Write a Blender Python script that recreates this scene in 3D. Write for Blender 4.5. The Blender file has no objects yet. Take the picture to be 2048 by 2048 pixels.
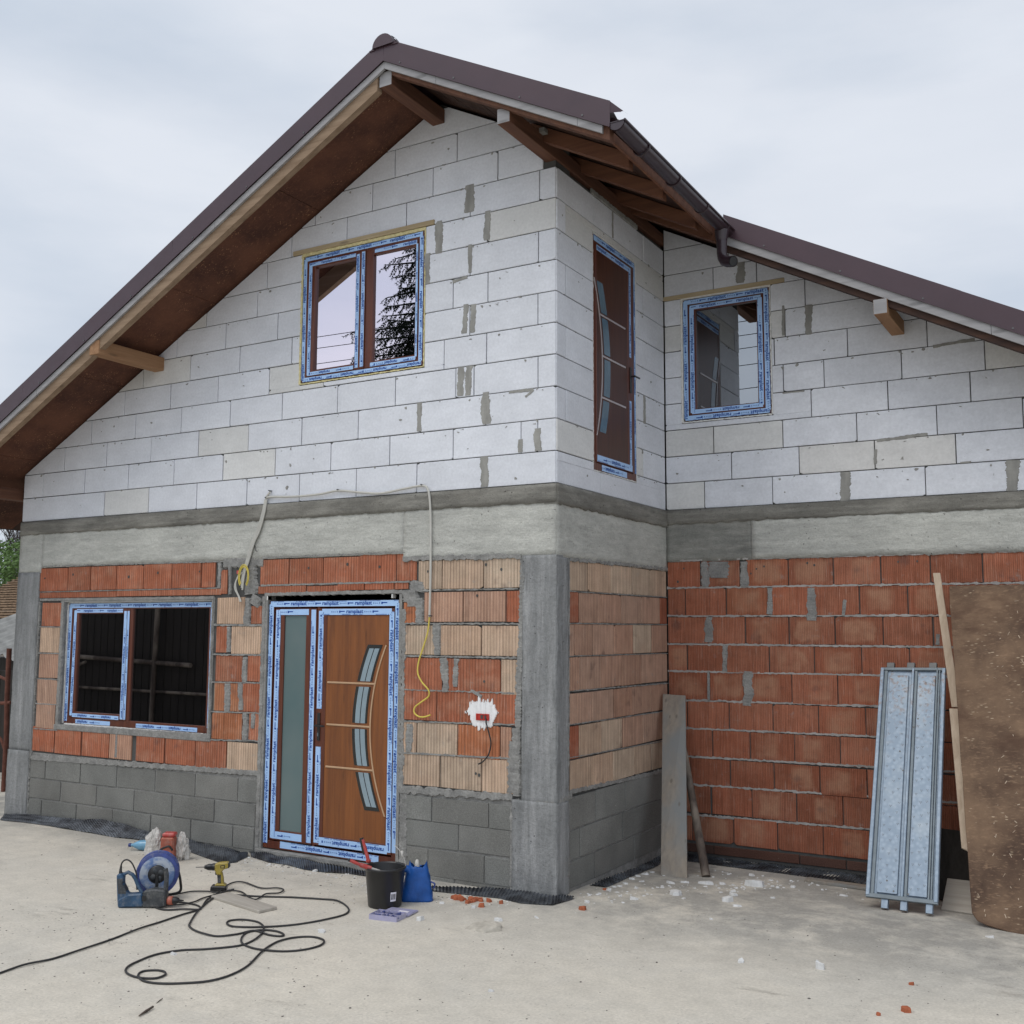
import bpy, bmesh, math, random
from mathutils import Vector, Matrix, noise
R = math.radians
rng = random.Random(7)
scene = bpy.context.scene
COL = scene.collection

# ------------------------------------------------------------------ camera
YAW, PIT, ROL, FPX = -0.5324, 0.1091, 0.0044, 2120.84
cam_d = bpy.data.cameras.new('camera'); cam = bpy.data.objects.new('camera', cam_d); COL.objects.link(cam)
cam_d.sensor_width = 36; cam_d.lens = FPX / 2048 * 36; cam_d.clip_end = 2000; cam_d.clip_start = 0.05
fw = Vector((math.sin(YAW)*math.cos(PIT), math.cos(YAW)*math.cos(PIT), math.sin(PIT)))
r0 = Vector((math.cos(YAW), -math.sin(YAW), 0)); u0 = r0.cross(fw)
rr = r0*math.cos(ROL) + u0*math.sin(ROL); uu = -r0*math.sin(ROL) + u0*math.cos(ROL)
M = Matrix((rr, uu, -fw)).transposed().to_4x4(); M.translation = Vector((3.7464, -7.0184, 1.8493))
cam.matrix_world = M
scene.camera = cam

# ------------------------------------------------------------------ world, sun, exposure
SUN_AZ, SUN_EL = R(200), R(60)          # azimuth clockwise from +Y: behind the camera, to its left
w = bpy.data.worlds.new('World'); scene.world = w; w.use_nodes = True
nt = w.node_tree; nt.nodes.clear(); N = nt.nodes.new; L = nt.links.new
out = N('ShaderNodeOutputWorld'); bg = N('ShaderNodeBackground'); bg.inputs[1].default_value = 0.1
sky = N('ShaderNodeTexSky'); sky.sky_type = 'NISHITA'; sky.sun_disc = False
sky.sun_elevation = SUN_EL; sky.sun_rotation = SUN_AZ; sky.dust_density = 2.0; sky.air_density = 1.0
tc = N('ShaderNodeTexCoord'); mp = N('ShaderNodeMapping'); mp.inputs['Scale'].default_value = (1.0, 1.0, 3.4)
mp.inputs['Rotation'].default_value = (0.1, 0.25, 0.4)
n1 = N('ShaderNodeTexNoise'); n1.inputs['Scale'].default_value = 2.1; n1.inputs['Detail'].default_value = 9; n1.inputs['Roughness'].default_value = 0.52
r1 = N('ShaderNodeValToRGB'); r1.color_ramp.elements[0].position = 0.34; r1.color_ramp.elements[0].color = (5.6, 6.25, 7.2, 1)
r1.color_ramp.elements[1].position = 0.60; r1.color_ramp.elements[1].color = (7.1, 7.5, 8.2, 1)
n2 = N('ShaderNodeTexNoise'); n2.inputs['Scale'].default_value = 1.1; n2.inputs['Detail'].default_value = 6
r2 = N('ShaderNodeValToRGB'); r2.color_ramp.elements[0].position = 0.30; r2.color_ramp.elements[0].color = (.80,)*3+(1,)
r2.color_ramp.elements[1].position = 0.50; r2.color_ramp.elements[1].color = (0.97,)*3+(1,)
mx = N('ShaderNodeMix'); mx.data_type = 'RGBA'
L(tc.outputs['Generated'], mp.inputs['Vector']); L(mp.outputs[0], n1.inputs['Vector']); L(mp.outputs[0], n2.inputs['Vector'])
L(n1.outputs['Fac'], r1.inputs[0]); L(n2.outputs['Fac'], r2.inputs[0])
L(r2.outputs[0], mx.inputs['Factor']); L(sky.outputs[0], mx.inputs['A']); L(r1.outputs[0], mx.inputs['B'])
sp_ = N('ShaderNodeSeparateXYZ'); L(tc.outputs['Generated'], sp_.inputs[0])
mr = N('ShaderNodeMapRange'); mr.interpolation_type = 'SMOOTHSTEP'; L(sp_.outputs[1], mr.inputs[0])   # sky brightened behind the camera, for the walls and pane reflections
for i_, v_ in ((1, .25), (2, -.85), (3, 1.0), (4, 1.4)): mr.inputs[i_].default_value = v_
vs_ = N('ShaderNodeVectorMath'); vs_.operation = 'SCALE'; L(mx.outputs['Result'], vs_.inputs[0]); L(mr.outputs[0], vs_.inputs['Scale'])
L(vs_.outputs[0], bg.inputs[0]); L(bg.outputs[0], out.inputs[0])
sd = bpy.data.lights.new('sun', 'SUN'); sd.energy = 1.1; sd.angle = R(35); sd.color = (1, .95, .87)
so = bpy.data.objects.new('sun', sd); COL.objects.link(so)
sdir = Vector((math.sin(SUN_AZ)*math.cos(SUN_EL), math.cos(SUN_AZ)*math.cos(SUN_EL), math.sin(SUN_EL)))
so.rotation_euler = sdir.to_track_quat('Z', 'Y').to_euler()
scene.view_settings.view_transform = 'Standard'; scene.view_settings.look = 'None'
scene.view_settings.exposure = 0.12; scene.view_settings.gamma = 1; scene.view_settings.use_curve_mapping = False
scene.cycles.max_bounces = 8

AAC_A={0: [-5.13, -4.486, -3.831, -3.19, -2.562, -1.928, -1.296], 1: [-6.109, -5.446, -4.793, -4.148, -3.501, -2.856, -2.213, -1.578, -0.943, -0.312, -0.164], 2: [-5.779, -5.13, -4.484, -3.832, -3.192, -2.551, -1.917, -1.277, -0.636], 3: [-5.377, -4.721, -4.076, -3.431, -2.79, -2.153, -1.529, -0.923, -0.749, -0.163], 4: [-4.893, -4.239, -3.6, -2.957, -2.314, -1.041, -0.632], 5: [-4.637, -3.98, -3.332, -2.694, -0.793, -0.164], 6: [-4.175, -3.522, -2.871, -0.959, -0.624], 7: [-3.786, -3.133, -1.212, -0.794, -0.159], 8: [-3.019, -1.097, -0.632], 9: [-2.731, -2.088, -1.444, -0.799, -0.15], 10: [-2.457, -1.812, -1.172, -0.536], 11: [-1.573, -0.933], 12: []}
AAC_B={0: [0.778], 1: [1.657], 2: [0.152], 3: [1.676], 4: [0.153], 5: [1.662], 6: [0.155], 7: [1.679], 8: [0.156], 9: [0.655, 1.69]}
AAC_C={0: [0.378, 1.009, 1.64, 2.286, 2.935], 1: [0.638, 1.251, 1.891, 2.53], 2: [0.473, 1.112, 1.75, 2.393, 3.035], 3: [1.369, 2.014, 2.659], 4: [1.129, 1.486, 2.132, 2.777], 5: [1.053, 1.694, 2.343], 6: [1.156, 1.378], 7: [1.34], 8: [0.494, 0.907], 9: []}
BRICKS=[('A', 'k', 'c', -1.264, 2.155, -1.038, 2.39), ('A', 'k', 'c', -1.031, 2.155, -0.645, 2.39), ('A', 'k', 'c', -0.64, 2.155, -0.275, 2.39), ('A', 'k', 'o', -1.409, 1.885, -1.277, 2.053), ('A', 'k', 'p', -1.206, 1.895, -0.833, 2.135), ('A', 'k', 'p', -0.828, 1.895, -0.443, 2.135), ('A', 'k', 'r', -0.436, 1.895, -0.275, 2.135), ('A', 'k', 'c', -1.408, 1.634, -1.079, 1.869), ('A', 'k', 'c', -1.041, 1.634, -0.661, 1.869), ('A', 'k', 'c', -0.656, 1.634, -0.305, 1.869), ('A', 'k', 'r', -1.408, 1.343, -1.026, 1.611), ('A', 'k', 'r', -0.988, 1.343, -0.485, 1.611), ('A', 'k', 'c', -0.478, 1.343, -0.312, 1.611), ('A', 'k', 'r', -1.407, 1.114, -1.077, 1.355), ('A', 'k', 'r', -1.07, 1.114, -0.689, 1.355), ('A', 'k', 'r', -0.684, 1.114, -0.319, 1.355), ('A', 'k', 'c', -1.402, 0.853, -1.265, 1.104), ('A', 'k', 'c', -1.258, 0.853, -0.877, 1.104), ('A', 'k', 'o', -0.87, 0.853, -0.488, 1.104), ('A', 'k', 'p', -0.482, 0.853, -0.381, 1.104), ('A', 'k', 'c', -1.415, 0.608, -1.038, 0.858), ('A', 'k', 'c', -1.031, 0.608, -0.653, 0.858), ('A', 'k', 'c', -0.648, 0.608, -0.325, 0.858), ('A', 'k', 'r', -2.995, 2.215, -2.661, 2.445), ('A', 'k', 'r', -2.655, 2.215, -2.27, 2.445), ('A', 'k', 'r', -2.264, 2.215, -1.86, 2.445), ('A', 'k', 'r', -1.876, 2.224, -1.493, 2.466), ('A', 'k', 'r', -1.486, 2.227, -1.287, 2.463), ('A', 't', 'r', -3.013, 2.144, -2.456, 2.21), ('A', 't', 'r', -2.448, 2.141, -1.968, 2.207), ('A', 't', 'r', -2.106, 2.16, -1.818, 2.22), ('A', 't', 'r', -1.812, 2.16, -1.514, 2.22), ('A', 't', 'r', -1.508, 2.16, -1.367, 2.22), ('A', 'k', 'r', -6.081, 2.206, -5.64, 2.445), ('A', 'k', 'r', -5.629, 2.206, -5.289, 2.445), ('A', 'k', 'r', -5.278, 2.206, -4.906, 2.445), ('A', 'k', 'r', -4.898, 2.206, -4.516, 2.445), ('A', 'k', 'r', -4.509, 2.206, -4.129, 2.445), ('A', 'k', 'r', -4.122, 2.206, -3.737, 2.445), ('A', 'k', 'r', -3.728, 2.206, -3.551, 2.445), ('A', 't', 'r', -6.097, 2.136, -4.895, 2.196), ('A', 't', 'r', -4.888, 2.138, -3.474, 2.197), ('A', 'k', 'r', -3.479, 2.145, -3.396, 2.368), ('A', 'k', 'r', -6.015, 1.846, -5.698, 2.088), ('A', 'k', 'c', -6.023, 1.579, -5.711, 1.836), ('A', 'k', 'p', -6.024, 1.321, -5.714, 1.569), ('A', 'k', 'p', -6.02, 1.055, -5.713, 1.311), ('A', 'k', 'p', -6.036, 1.072, -5.734, 1.318), ('A', 'k', 'p', -6.029, 0.819, -5.728, 1.065), ('A', 'k', 'c', -3.514, 1.873, -3.169, 2.116), ('A', 'k', 'r', -3.091, 1.876, -2.954, 2.037), ('A', 'k', 'r', -3.516, 1.615, -3.37, 1.856), ('A', 'k', 'c', -3.325, 1.609, -2.951, 1.855), ('A', 'k', 'r', -3.512, 1.359, -3.178, 1.593), ('A', 'k', 'r', -3.112, 1.368, -2.939, 1.596), ('A', 'k', 'o', -3.509, 1.097, -3.198, 1.347), ('A', 'k', 'r', -3.163, 1.105, -2.942, 1.356), ('A', 'k', 'c', -3.516, 1.097, -3.376, 1.352), ('A', 'k', 'r', -3.302, 1.097, -3.088, 1.352), ('A', 'k', 'r', -3.079, 1.097, -2.95, 1.352), ('A', 'k', 'o', -3.53, 0.845, -3.156, 1.086), ('A', 'k', 'r', -3.077, 0.858, -2.944, 1.097), ('A', 'k', 'r', -6.1, 0.583, -5.727, 0.834), ('A', 'k', 'r', -5.715, 0.583, -5.315, 0.834), ('A', 'k', 'r', -5.303, 0.583, -4.907, 0.834), ('A', 'k', 'p', -4.896, 0.583, -4.58, 0.834), ('A', 'k', 'r', -4.517, 0.583, -4.133, 0.834), ('A', 'k', 'r', -4.122, 0.583, -3.733, 0.834), ('A', 'k', 'r', -3.723, 0.583, -3.34, 0.834), ('A', 'k', 'c', -3.33, 0.583, -2.952, 0.834), ('A', 'b', 'x', -6.075, 0.32, -5.84, 0.523), ('A', 'b', 'x', -5.83, 0.32, -5.301, 0.523), ('A', 'b', 'x', -5.289, 0.32, -4.771, 0.523), ('A', 'b', 'x', -4.759, 0.32, -4.24, 0.523), ('A', 'b', 'x', -4.229, 0.32, -3.714, 0.523), ('A', 'b', 'x', -3.703, 0.32, -3.186, 0.523), ('A', 'b', 'x', -3.179, 0.32, -2.953, 0.523), ('A', 'b', 'x', -6.075, 0.119, -5.588, 0.313), ('A', 'b', 'x', -5.574, 0.119, -5.052, 0.313), ('A', 'b', 'x', -5.042, 0.119, -4.517, 0.313), ('A', 'b', 'x', -4.508, 0.119, -4.005, 0.313), ('A', 'b', 'x', -3.994, 0.119, -3.464, 0.313), ('A', 'b', 'x', -3.454, 0.119, -2.97, 0.313), ('A', 'b', 'x', -6.074, -0.076, -5.871, 0.111), ('A', 'b', 'x', -5.86, -0.076, -5.337, 0.111), ('A', 'b', 'x', -5.324, -0.076, -4.809, 0.111), ('A', 'b', 'x', -4.796, -0.076, -4.278, 0.111), ('A', 'b', 'x', -4.265, -0.076, -3.753, 0.111), ('A', 'b', 'x', -3.741, -0.076, -3.231, 0.111), ('A', 'b', 'x', -3.223, -0.076, -2.974, 0.111), ('A', 'b', 'x', -3.722, -0.166, -3.473, -0.082), ('A', 'b', 'x', -3.463, -0.145, -2.973, -0.07), ('A', 'b', 'x', -1.398, 0.342, -1.108, 0.53), ('A', 'b', 'x', -1.101, 0.342, -0.584, 0.53), ('A', 'b', 'x', -0.578, 0.342, -0.367, 0.53), ('A', 'b', 'x', -1.37, 0.142, -0.855, 0.34), ('A', 'b', 'x', -0.848, 0.149, -0.367, 0.343), ('A', 'b', 'x', -1.398, -0.07, -1.139, 0.134), ('A', 'b', 'x', -1.134, -0.07, -0.62, 0.134), ('A', 'b', 'x', -0.615, -0.07, -0.372, 0.134), ('A', 'b', 'x', -1.137, -0.128, -0.89, -0.068), ('A', 'b', 'x', -0.883, -0.105, -0.381, -0.061), ('B', 'k', 'c', 0.212, 2.139, 0.53, 2.375), ('B', 'k', 'c', 0.539, 2.139, 0.949, 2.375), ('B', 'k', 'c', 0.959, 2.139, 1.379, 2.375), ('B', 'k', 'c', 1.391, 2.139, 1.77, 2.375), ('B', 'k', 'c', 1.782, 2.139, 2.141, 2.375), ('B', 'k', 'r', 0.211, 1.892, 0.373, 2.129), ('B', 'k', 'p', 0.382, 1.892, 0.757, 2.129), ('B', 'k', 'p', 0.767, 1.892, 1.159, 2.129), ('B', 'k', 'p', 1.17, 1.892, 1.575, 2.129), ('B', 'k', 'p', 1.587, 1.892, 1.992, 2.129), ('B', 'k', 'r', 2.004, 1.892, 2.146, 2.129), ('B', 'k', 'p', 0.21, 1.637, 0.292, 1.884), ('B', 'k', 'p', 0.301, 1.637, 0.606, 1.884), ('B', 'k', 'p', 0.616, 1.637, 1.012, 1.884), ('B', 'k', 'p', 1.023, 1.637, 1.396, 1.884), ('B', 'k', 'c', 1.408, 1.637, 1.789, 1.884), ('B', 'k', 'p', 1.802, 1.637, 2.139, 1.884), ('B', 'k', 'p', 0.215, 1.375, 0.37, 1.63), ('B', 'k', 'p', 0.379, 1.375, 0.769, 1.63), ('B', 'k', 'p', 0.779, 1.375, 1.169, 1.63), ('B', 'k', 'p', 1.18, 1.375, 1.572, 1.63), ('B', 'k', 'p', 1.584, 1.375, 2.118, 1.63), ('B', 'k', 'p', 0.221, 1.122, 0.586, 1.357), ('B', 'k', 'p', 0.595, 1.122, 0.987, 1.357), ('B', 'k', 'p', 0.998, 1.122, 1.367, 1.357), ('B', 'k', 'p', 1.378, 1.122, 1.776, 1.357), ('B', 'k', 'p', 1.788, 1.122, 2.046, 1.357), ('B', 'k', 'r', 0.22, 0.867, 0.364, 1.111), ('B', 'k', 'c', 0.374, 0.867, 0.763, 1.111), ('B', 'k', 'c', 0.773, 0.867, 1.16, 1.111), ('B', 'k', 'p', 1.172, 0.867, 1.583, 1.111), ('B', 'k', 'p', 1.596, 0.867, 2.038, 1.111), ('B', 'k', 'c', 0.219, 0.617, 0.572, 0.856), ('B', 'k', 'c', 0.582, 0.617, 0.977, 0.856), ('B', 'k', 'c', 0.987, 0.617, 1.394, 0.856), ('B', 'k', 'c', 1.406, 0.617, 1.763, 0.856), ('B', 'k', 'c', 1.776, 0.617, 2.031, 0.856), ('B', 'b', 'x', 0.183, 0.352, 0.643, 0.588), ('B', 'b', 'x', 0.653, 0.352, 1.205, 0.588), ('B', 'b', 'x', 1.217, 0.352, 2.022, 0.588), ('B', 'b', 'x', 0.182, 0.128, 0.375, 0.345), ('B', 'b', 'x', 0.385, 0.128, 1.14, 0.345), ('B', 'b', 'x', 1.152, 0.128, 2.015, 0.345), ('B', 'b', 'x', 0.19, -0.076, 0.623, 0.121), ('B', 'b', 'x', 0.633, -0.076, 1.379, 0.121), ('B', 'b', 'x', 1.392, -0.076, 2.009, 0.121), ('C', 'k', 'r', 0.076, 2.226, 0.323, 2.466), ('C', 'k', 'r', 0.335, 2.226, 0.695, 2.466), ('C', 'k', 'o', 0.758, 2.226, 1.128, 2.466), ('C', 'k', 'r', 1.134, 2.226, 1.515, 2.466), ('C', 'k', 'r', 1.522, 2.226, 1.904, 2.466), ('C', 'k', 'r', 1.912, 2.226, 2.295, 2.466), ('C', 'k', 'r', 2.302, 2.226, 2.687, 2.466), ('C', 'k', 'r', 2.695, 2.226, 3.064, 2.466), ('C', 'k', 'r', 0.072, 1.97, 0.175, 2.217), ('C', 'k', 'r', 0.182, 1.97, 0.563, 2.217), ('C', 'k', 'o', 0.57, 1.97, 0.949, 2.217), ('C', 'k', 'r', 0.981, 1.97, 1.324, 2.217), ('C', 'k', 'r', 1.332, 1.97, 1.724, 2.217), ('C', 'k', 'r', 1.732, 1.97, 2.111, 2.217), ('C', 'k', 'r', 2.119, 1.97, 2.489, 2.217), ('C', 'k', 'r', 2.493, 1.97, 2.847, 2.217), ('C', 'k', 'r', 0.069, 1.719, 0.387, 1.957), ('C', 'k', 'r', 0.394, 1.719, 0.733, 1.957), ('C', 'k', 'r', 0.741, 1.719, 1.122, 1.957), ('C', 'k', 'r', 1.13, 1.719, 1.515, 1.957), ('C', 'k', 'r', 1.522, 1.719, 1.908, 1.957), ('C', 'k', 'r', 1.914, 1.719, 2.297, 1.957), ('C', 'k', 'r', 2.308, 1.719, 2.666, 1.957), ('C', 'k', 'r', 2.67, 1.719, 3.029, 1.957), ('C', 'k', 'r', 0.066, 1.464, 0.185, 1.706), ('C', 'k', 'r', 0.194, 1.464, 0.549, 1.706), ('C', 'k', 'r', 0.56, 1.464, 0.943, 1.706), ('C', 'k', 'r', 0.95, 1.464, 1.334, 1.706), ('C', 'k', 'r', 1.34, 1.464, 1.728, 1.706), ('C', 'k', 'r', 1.734, 1.464, 2.111, 1.706), ('C', 'k', 'r', 2.117, 1.464, 2.49, 1.706), ('C', 'k', 'r', 2.494, 1.464, 2.852, 1.706), ('C', 'k', 'r', 0.062, 1.215, 0.388, 1.47), ('C', 'k', 'r', 0.398, 1.215, 0.735, 1.47), ('C', 'k', 'r', 0.741, 1.215, 1.135, 1.47), ('C', 'k', 'r', 1.141, 1.215, 1.525, 1.47), ('C', 'k', 'r', 1.531, 1.215, 1.89, 1.47), ('C', 'k', 'r', 1.895, 1.215, 2.27, 1.47), ('C', 'k', 'r', 2.275, 1.215, 2.647, 1.47), ('C', 'k', 'r', 2.652, 1.215, 3.02, 1.47), ('C', 'k', 'r', 0.059, 0.961, 0.178, 1.205), ('C', 'k', 'r', 0.184, 0.961, 0.571, 1.205), ('C', 'k', 'r', 0.578, 0.961, 0.965, 1.205), ('C', 'k', 'r', 0.971, 0.961, 1.357, 1.205), ('C', 'k', 'r', 1.363, 0.961, 1.745, 1.205), ('C', 'k', 'r', 1.751, 0.961, 2.129, 1.205), ('C', 'k', 'r', 2.134, 0.961, 2.504, 1.205), ('C', 'k', 'r', 2.509, 0.961, 2.895, 1.205), ('C', 'k', 'r', 0.056, 0.717, 0.414, 0.956), ('C', 'k', 'r', 0.421, 0.717, 0.755, 0.956), ('C', 'k', 'r', 0.763, 0.717, 1.145, 0.956), ('C', 'k', 'r', 1.15, 0.717, 1.531, 0.956), ('C', 'k', 'r', 1.537, 0.717, 1.909, 0.956), ('C', 'k', 'r', 1.916, 0.717, 2.293, 0.956), ('C', 'k', 'r', 2.298, 0.717, 2.666, 0.956), ('C', 'k', 'r', 2.671, 0.717, 3.049, 0.956), ('C', 'k', 'r', 0.052, 0.467, 0.205, 0.703), ('C', 'k', 'r', 0.211, 0.467, 0.572, 0.703), ('C', 'k', 'r', 0.58, 0.467, 0.963, 0.703), ('C', 'k', 'r', 0.969, 0.467, 1.356, 0.703), ('C', 'k', 'r', 1.362, 0.467, 1.742, 0.703), ('C', 'k', 'r', 1.747, 0.467, 2.119, 0.703), ('C', 'k', 'r', 2.124, 0.467, 2.499, 0.703), ('C', 'k', 'r', 2.503, 0.467, 2.875, 0.703), ('C', 'k', 'r', 0.049, 0.224, 0.388, 0.465), ('C', 'k', 'r', 0.404, 0.224, 0.764, 0.465), ('C', 'k', 'r', 0.77, 0.224, 1.151, 0.465), ('C', 'k', 'r', 1.158, 0.224, 1.541, 0.465), ('C', 'k', 'r', 1.546, 0.224, 1.914, 0.465), ('C', 'k', 'r', 1.919, 0.224, 2.289, 0.465), ('C', 'k', 'r', 2.293, 0.224, 2.673, 0.465), ('C', 'k', 'r', 2.677, 0.224, 3.04, 0.465), ('C', 'k', 'r', 0.046, -0.024, 0.214, 0.21), ('C', 'k', 'r', 0.221, -0.024, 0.594, 0.21), ('C', 'k', 'r', 0.601, -0.024, 0.983, 0.21), ('C', 'k', 'r', 0.989, -0.024, 1.37, 0.21), ('C', 'k', 'r', 1.375, -0.024, 1.749, 0.21), ('C', 'k', 'r', 1.754, -0.024, 2.129, 0.21), ('C', 'k', 'r', 2.134, -0.024, 2.52, 0.21), ('C', 'k', 'r', 2.524, -0.024, 2.892, 0.21), ('C', 't', 'd', 0.043, -0.122, 0.412, -0.046), ('C', 't', 'd', 0.416, -0.122, 1.168, -0.046), ('C', 't', 'd', 1.173, -0.122, 1.555, -0.046), ('C', 't', 'd', 1.56, -0.122, 2.054, -0.046), ('C', 't', 'd', 2.059, -0.122, 2.591, -0.046), ('C', 't', 'd', 2.595, -0.122, 3.022, -0.046)]
SMEAR=[('A', -0.804, 5.464, -0.802, 5.232, 0.103), ('A', -0.632, 5.206, -0.63, 4.962, 0.066), ('A', -1.101, 5.214, -1.108, 4.935, 0.095), ('A', -1.218, 4.955, -1.213, 4.692, 0.066), ('A', -0.795, 4.955, -0.793, 4.718, 0.046), ('A', -0.83, 4.46, -0.84, 4.22, 0.07), ('A', -0.761, 4.449, -0.762, 4.216, 0.059), ('A', -0.872, 3.946, -0.878, 3.708, 0.074), ('A', -0.794, 3.944, -0.8, 3.704, 0.069), ('A', -0.637, 3.712, -0.627, 3.455, 0.098), ('A', -1.279, 3.696, -1.275, 3.456, 0.055), ('A', -0.641, 3.198, -0.644, 2.953, 0.094), ('A', -0.316, 3.304, -0.313, 3.203, 0.055), ('A', -0.164, 3.376, -0.164, 3.202, 0.07), ('A', -0.96, 4.67, -0.819, 4.685, 0.03), ('A', -0.42, 3.688, -0.2, 3.685, 0.027), ('A', -0.272, 3.635, -0.2, 3.682, 0.019), ('B', 1.679, 3.938, 1.681, 3.684, 0.057), ('C', 1.373, 4.703, 1.366, 4.433, 0.076), ('C', 1.145, 4.73, 1.138, 4.456, 0.036), ('C', 1.643, 3.19, 1.636, 2.933, 0.1), ('C', 2.94, 3.192, 2.929, 2.946, 0.125), ('C', 1.913, 3.438, 2.318, 3.459, 0.033), ('C', 1.903, 3.365, 1.892, 3.242, 0.029), ('C', 0.765, 5.198, 0.757, 5.002, 0.102), ('C', 2.387, 4.19, 2.708, 4.208, 0.03), ('C', 1.121, 3.934, 1.314, 3.932, 0.016), ('C', 2.559, 3.199, 2.641, 3.203, 0.016), ('A', -3.133, 2.434, -3.11, 2.141, 0.166), ('A', -3.141, 2.109, -3.137, 1.867, 0.08), ('A', -3.021, 2.124, -3.062, 2.044, 0.131), ('A', -3.357, 1.85, -3.349, 1.622, 0.059), ('A', -3.152, 1.585, -3.142, 1.362, 0.062), ('A', -3.35, 1.344, -3.338, 1.094, 0.081), ('A', -3.126, 1.092, -3.116, 0.856, 0.07), ('A', -3.022, 1.089, -3.021, 0.963, 0.056), ('A', -3.368, 2.424, -3.355, 2.144, 0.036), ('A', -3.19, 1.352, -3.175, 1.114, 0.062), ('A', -1.281, 2.228, -1.298, 2.148, 0.162), ('A', -1.343, 2.134, -1.35, 2.053, 0.163), ('A', -1.252, 2.089, -1.249, 1.888, 0.089), ('A', -1.09, 1.878, -1.069, 1.635, 0.08), ('A', -1.008, 1.615, -0.987, 1.347, 0.076), ('A', -0.888, 1.61, -0.902, 1.392, 0.061), ('A', -0.75, 1.369, -0.65, 1.324, 0.03), ('A', -1.333, 1.084, -1.338, 0.863, 0.071), ('A', -0.35, 1.098, -0.349, 0.884, 0.07), ('A', -0.341, 0.858, -0.348, 0.631, 0.079), ('C', 0.368, 2.458, 0.371, 2.228, 0.086), ('C', 0.509, 2.454, 0.506, 2.307, 0.204), ('C', 0.735, 2.448, 0.739, 2.222, 0.086), ('C', 0.968, 2.21, 0.963, 1.981, 0.058), ('C', 1.335, 2.205, 1.328, 1.926, 0.096), ('C', 1.611, 2.101, 1.592, 1.964, 0.033), ('C', 0.406, 1.958, 0.394, 1.731, 0.092), ('C', 0.549, 1.708, 0.545, 1.476, 0.057), ('C', 0.39, 1.472, 0.389, 1.207, 0.024), ('C', 0.757, 1.481, 0.743, 1.182, 0.102), ('C', 2.335, 1.817, 2.332, 1.729, 0.041)]
CORD1=[(-1.879, -3.187), (-1.885, -3.117), (-1.893, -2.964), (-1.86, -2.786), (-1.872, -2.5), (-1.907, -2.226), (-1.931, -1.973), (-1.953, -1.738), (-1.969, -1.562), (-2.069, -1.493), (-2.21, -1.504), (-2.274, -1.578), (-2.252, -1.662), (-2.276, -1.705)]
CORD2=[(-2.407, -1.384), (-2.381, -1.262), (-2.268, -1.193), (-2.186, -1.174), (-2.273, -1.035), (-2.313, -0.893), (-2.243, -0.849), (-2.017, -0.91), (-1.913, -0.847), (-1.835, -0.863), (-1.8, -0.95), (-1.868, -1.01), (-1.828, -1.127), (-1.83, -1.17), (-1.924, -1.137), (-2.064, -1.068), (-2.152, -1.09), (-2.161, -1.189), (-2.163, -1.344), (-2.134, -1.457), (-2.15, -1.542), (-2.217, -1.612), (-2.312, -1.641)]
CORD3=[(-2.325, -1.678), (-2.167, -1.705), (-2.068, -1.633), (-1.967, -1.572), (-2.0, -1.507), (-2.13, -1.324), (-2.126, -1.187), (-1.909, -1.097), (-1.66, -0.988), (-1.444, -0.922), (-1.294, -0.901), (-1.117, -0.996), (-1.023, -1.131), (-1.049, -1.307), (-1.146, -1.519), (-1.279, -1.665), (-1.423, -1.763), (-1.515, -1.745), (-1.568, -1.676), (-1.514, -1.606), (-1.394, -1.595), (-1.268, -1.668), (-1.167, -1.799), (-1.118, -1.929), (-1.126, -2.045), (-1.227, -2.185), (-1.348, -2.288), (-1.413, -2.424), (-1.402, -2.567), (-1.361, -2.679), (-1.283, -2.744), (-1.175, -2.759), (-1.083, -2.725), (-1.075, -2.655), (-1.129, -2.613), (-1.189, -2.62), (-1.235, -2.67), (-1.203, -2.733), (-1.105, -2.781), (-1.001, -2.771), (-0.891, -2.704), (-0.786, -2.605), (-0.754, -2.46), (-0.792, -2.294), (-0.916, -2.046), (-0.97, -1.862), (-0.95, -1.736), (-0.866, -1.662), (-0.751, -1.683), (-0.69, -1.78), (-0.714, -1.902), (-0.808, -1.989), (-0.946, -2.03), (-1.079, -2.016), (-1.189, -1.951), (-1.274, -1.817), (-1.239, -1.724), (-1.145, -1.69), (-1.053, -1.715), (-1.04, -1.754), (-1.128, -1.775), (-1.27, -1.757), (-1.304, -1.882), (-1.372, -1.971), (-1.505, -1.981), (-1.658, -1.931), (-1.755, -1.841), (-1.961, -1.568), (-2.144, -1.223), (-2.169, -1.036)]
MEMB_W=[([(-6.394, -0.03, -0.081), (-6.043, -0.03, -0.044), (-5.618, -0.03, -0.031), (-5.129, -0.03, -0.014), (-4.921, -0.03, 0.015), (-4.511, -0.03, -0.013), (-4.141, -0.03, -0.051)], [(-6.251, -0.185, -0.095), (-5.944, -0.136, -0.095), (-5.562, -0.128, -0.095), (-5.191, -0.141, -0.095), (-4.864, -0.151, -0.095), (-4.547, -0.16, -0.095), (-4.069, -0.111, -0.095)])]
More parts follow.
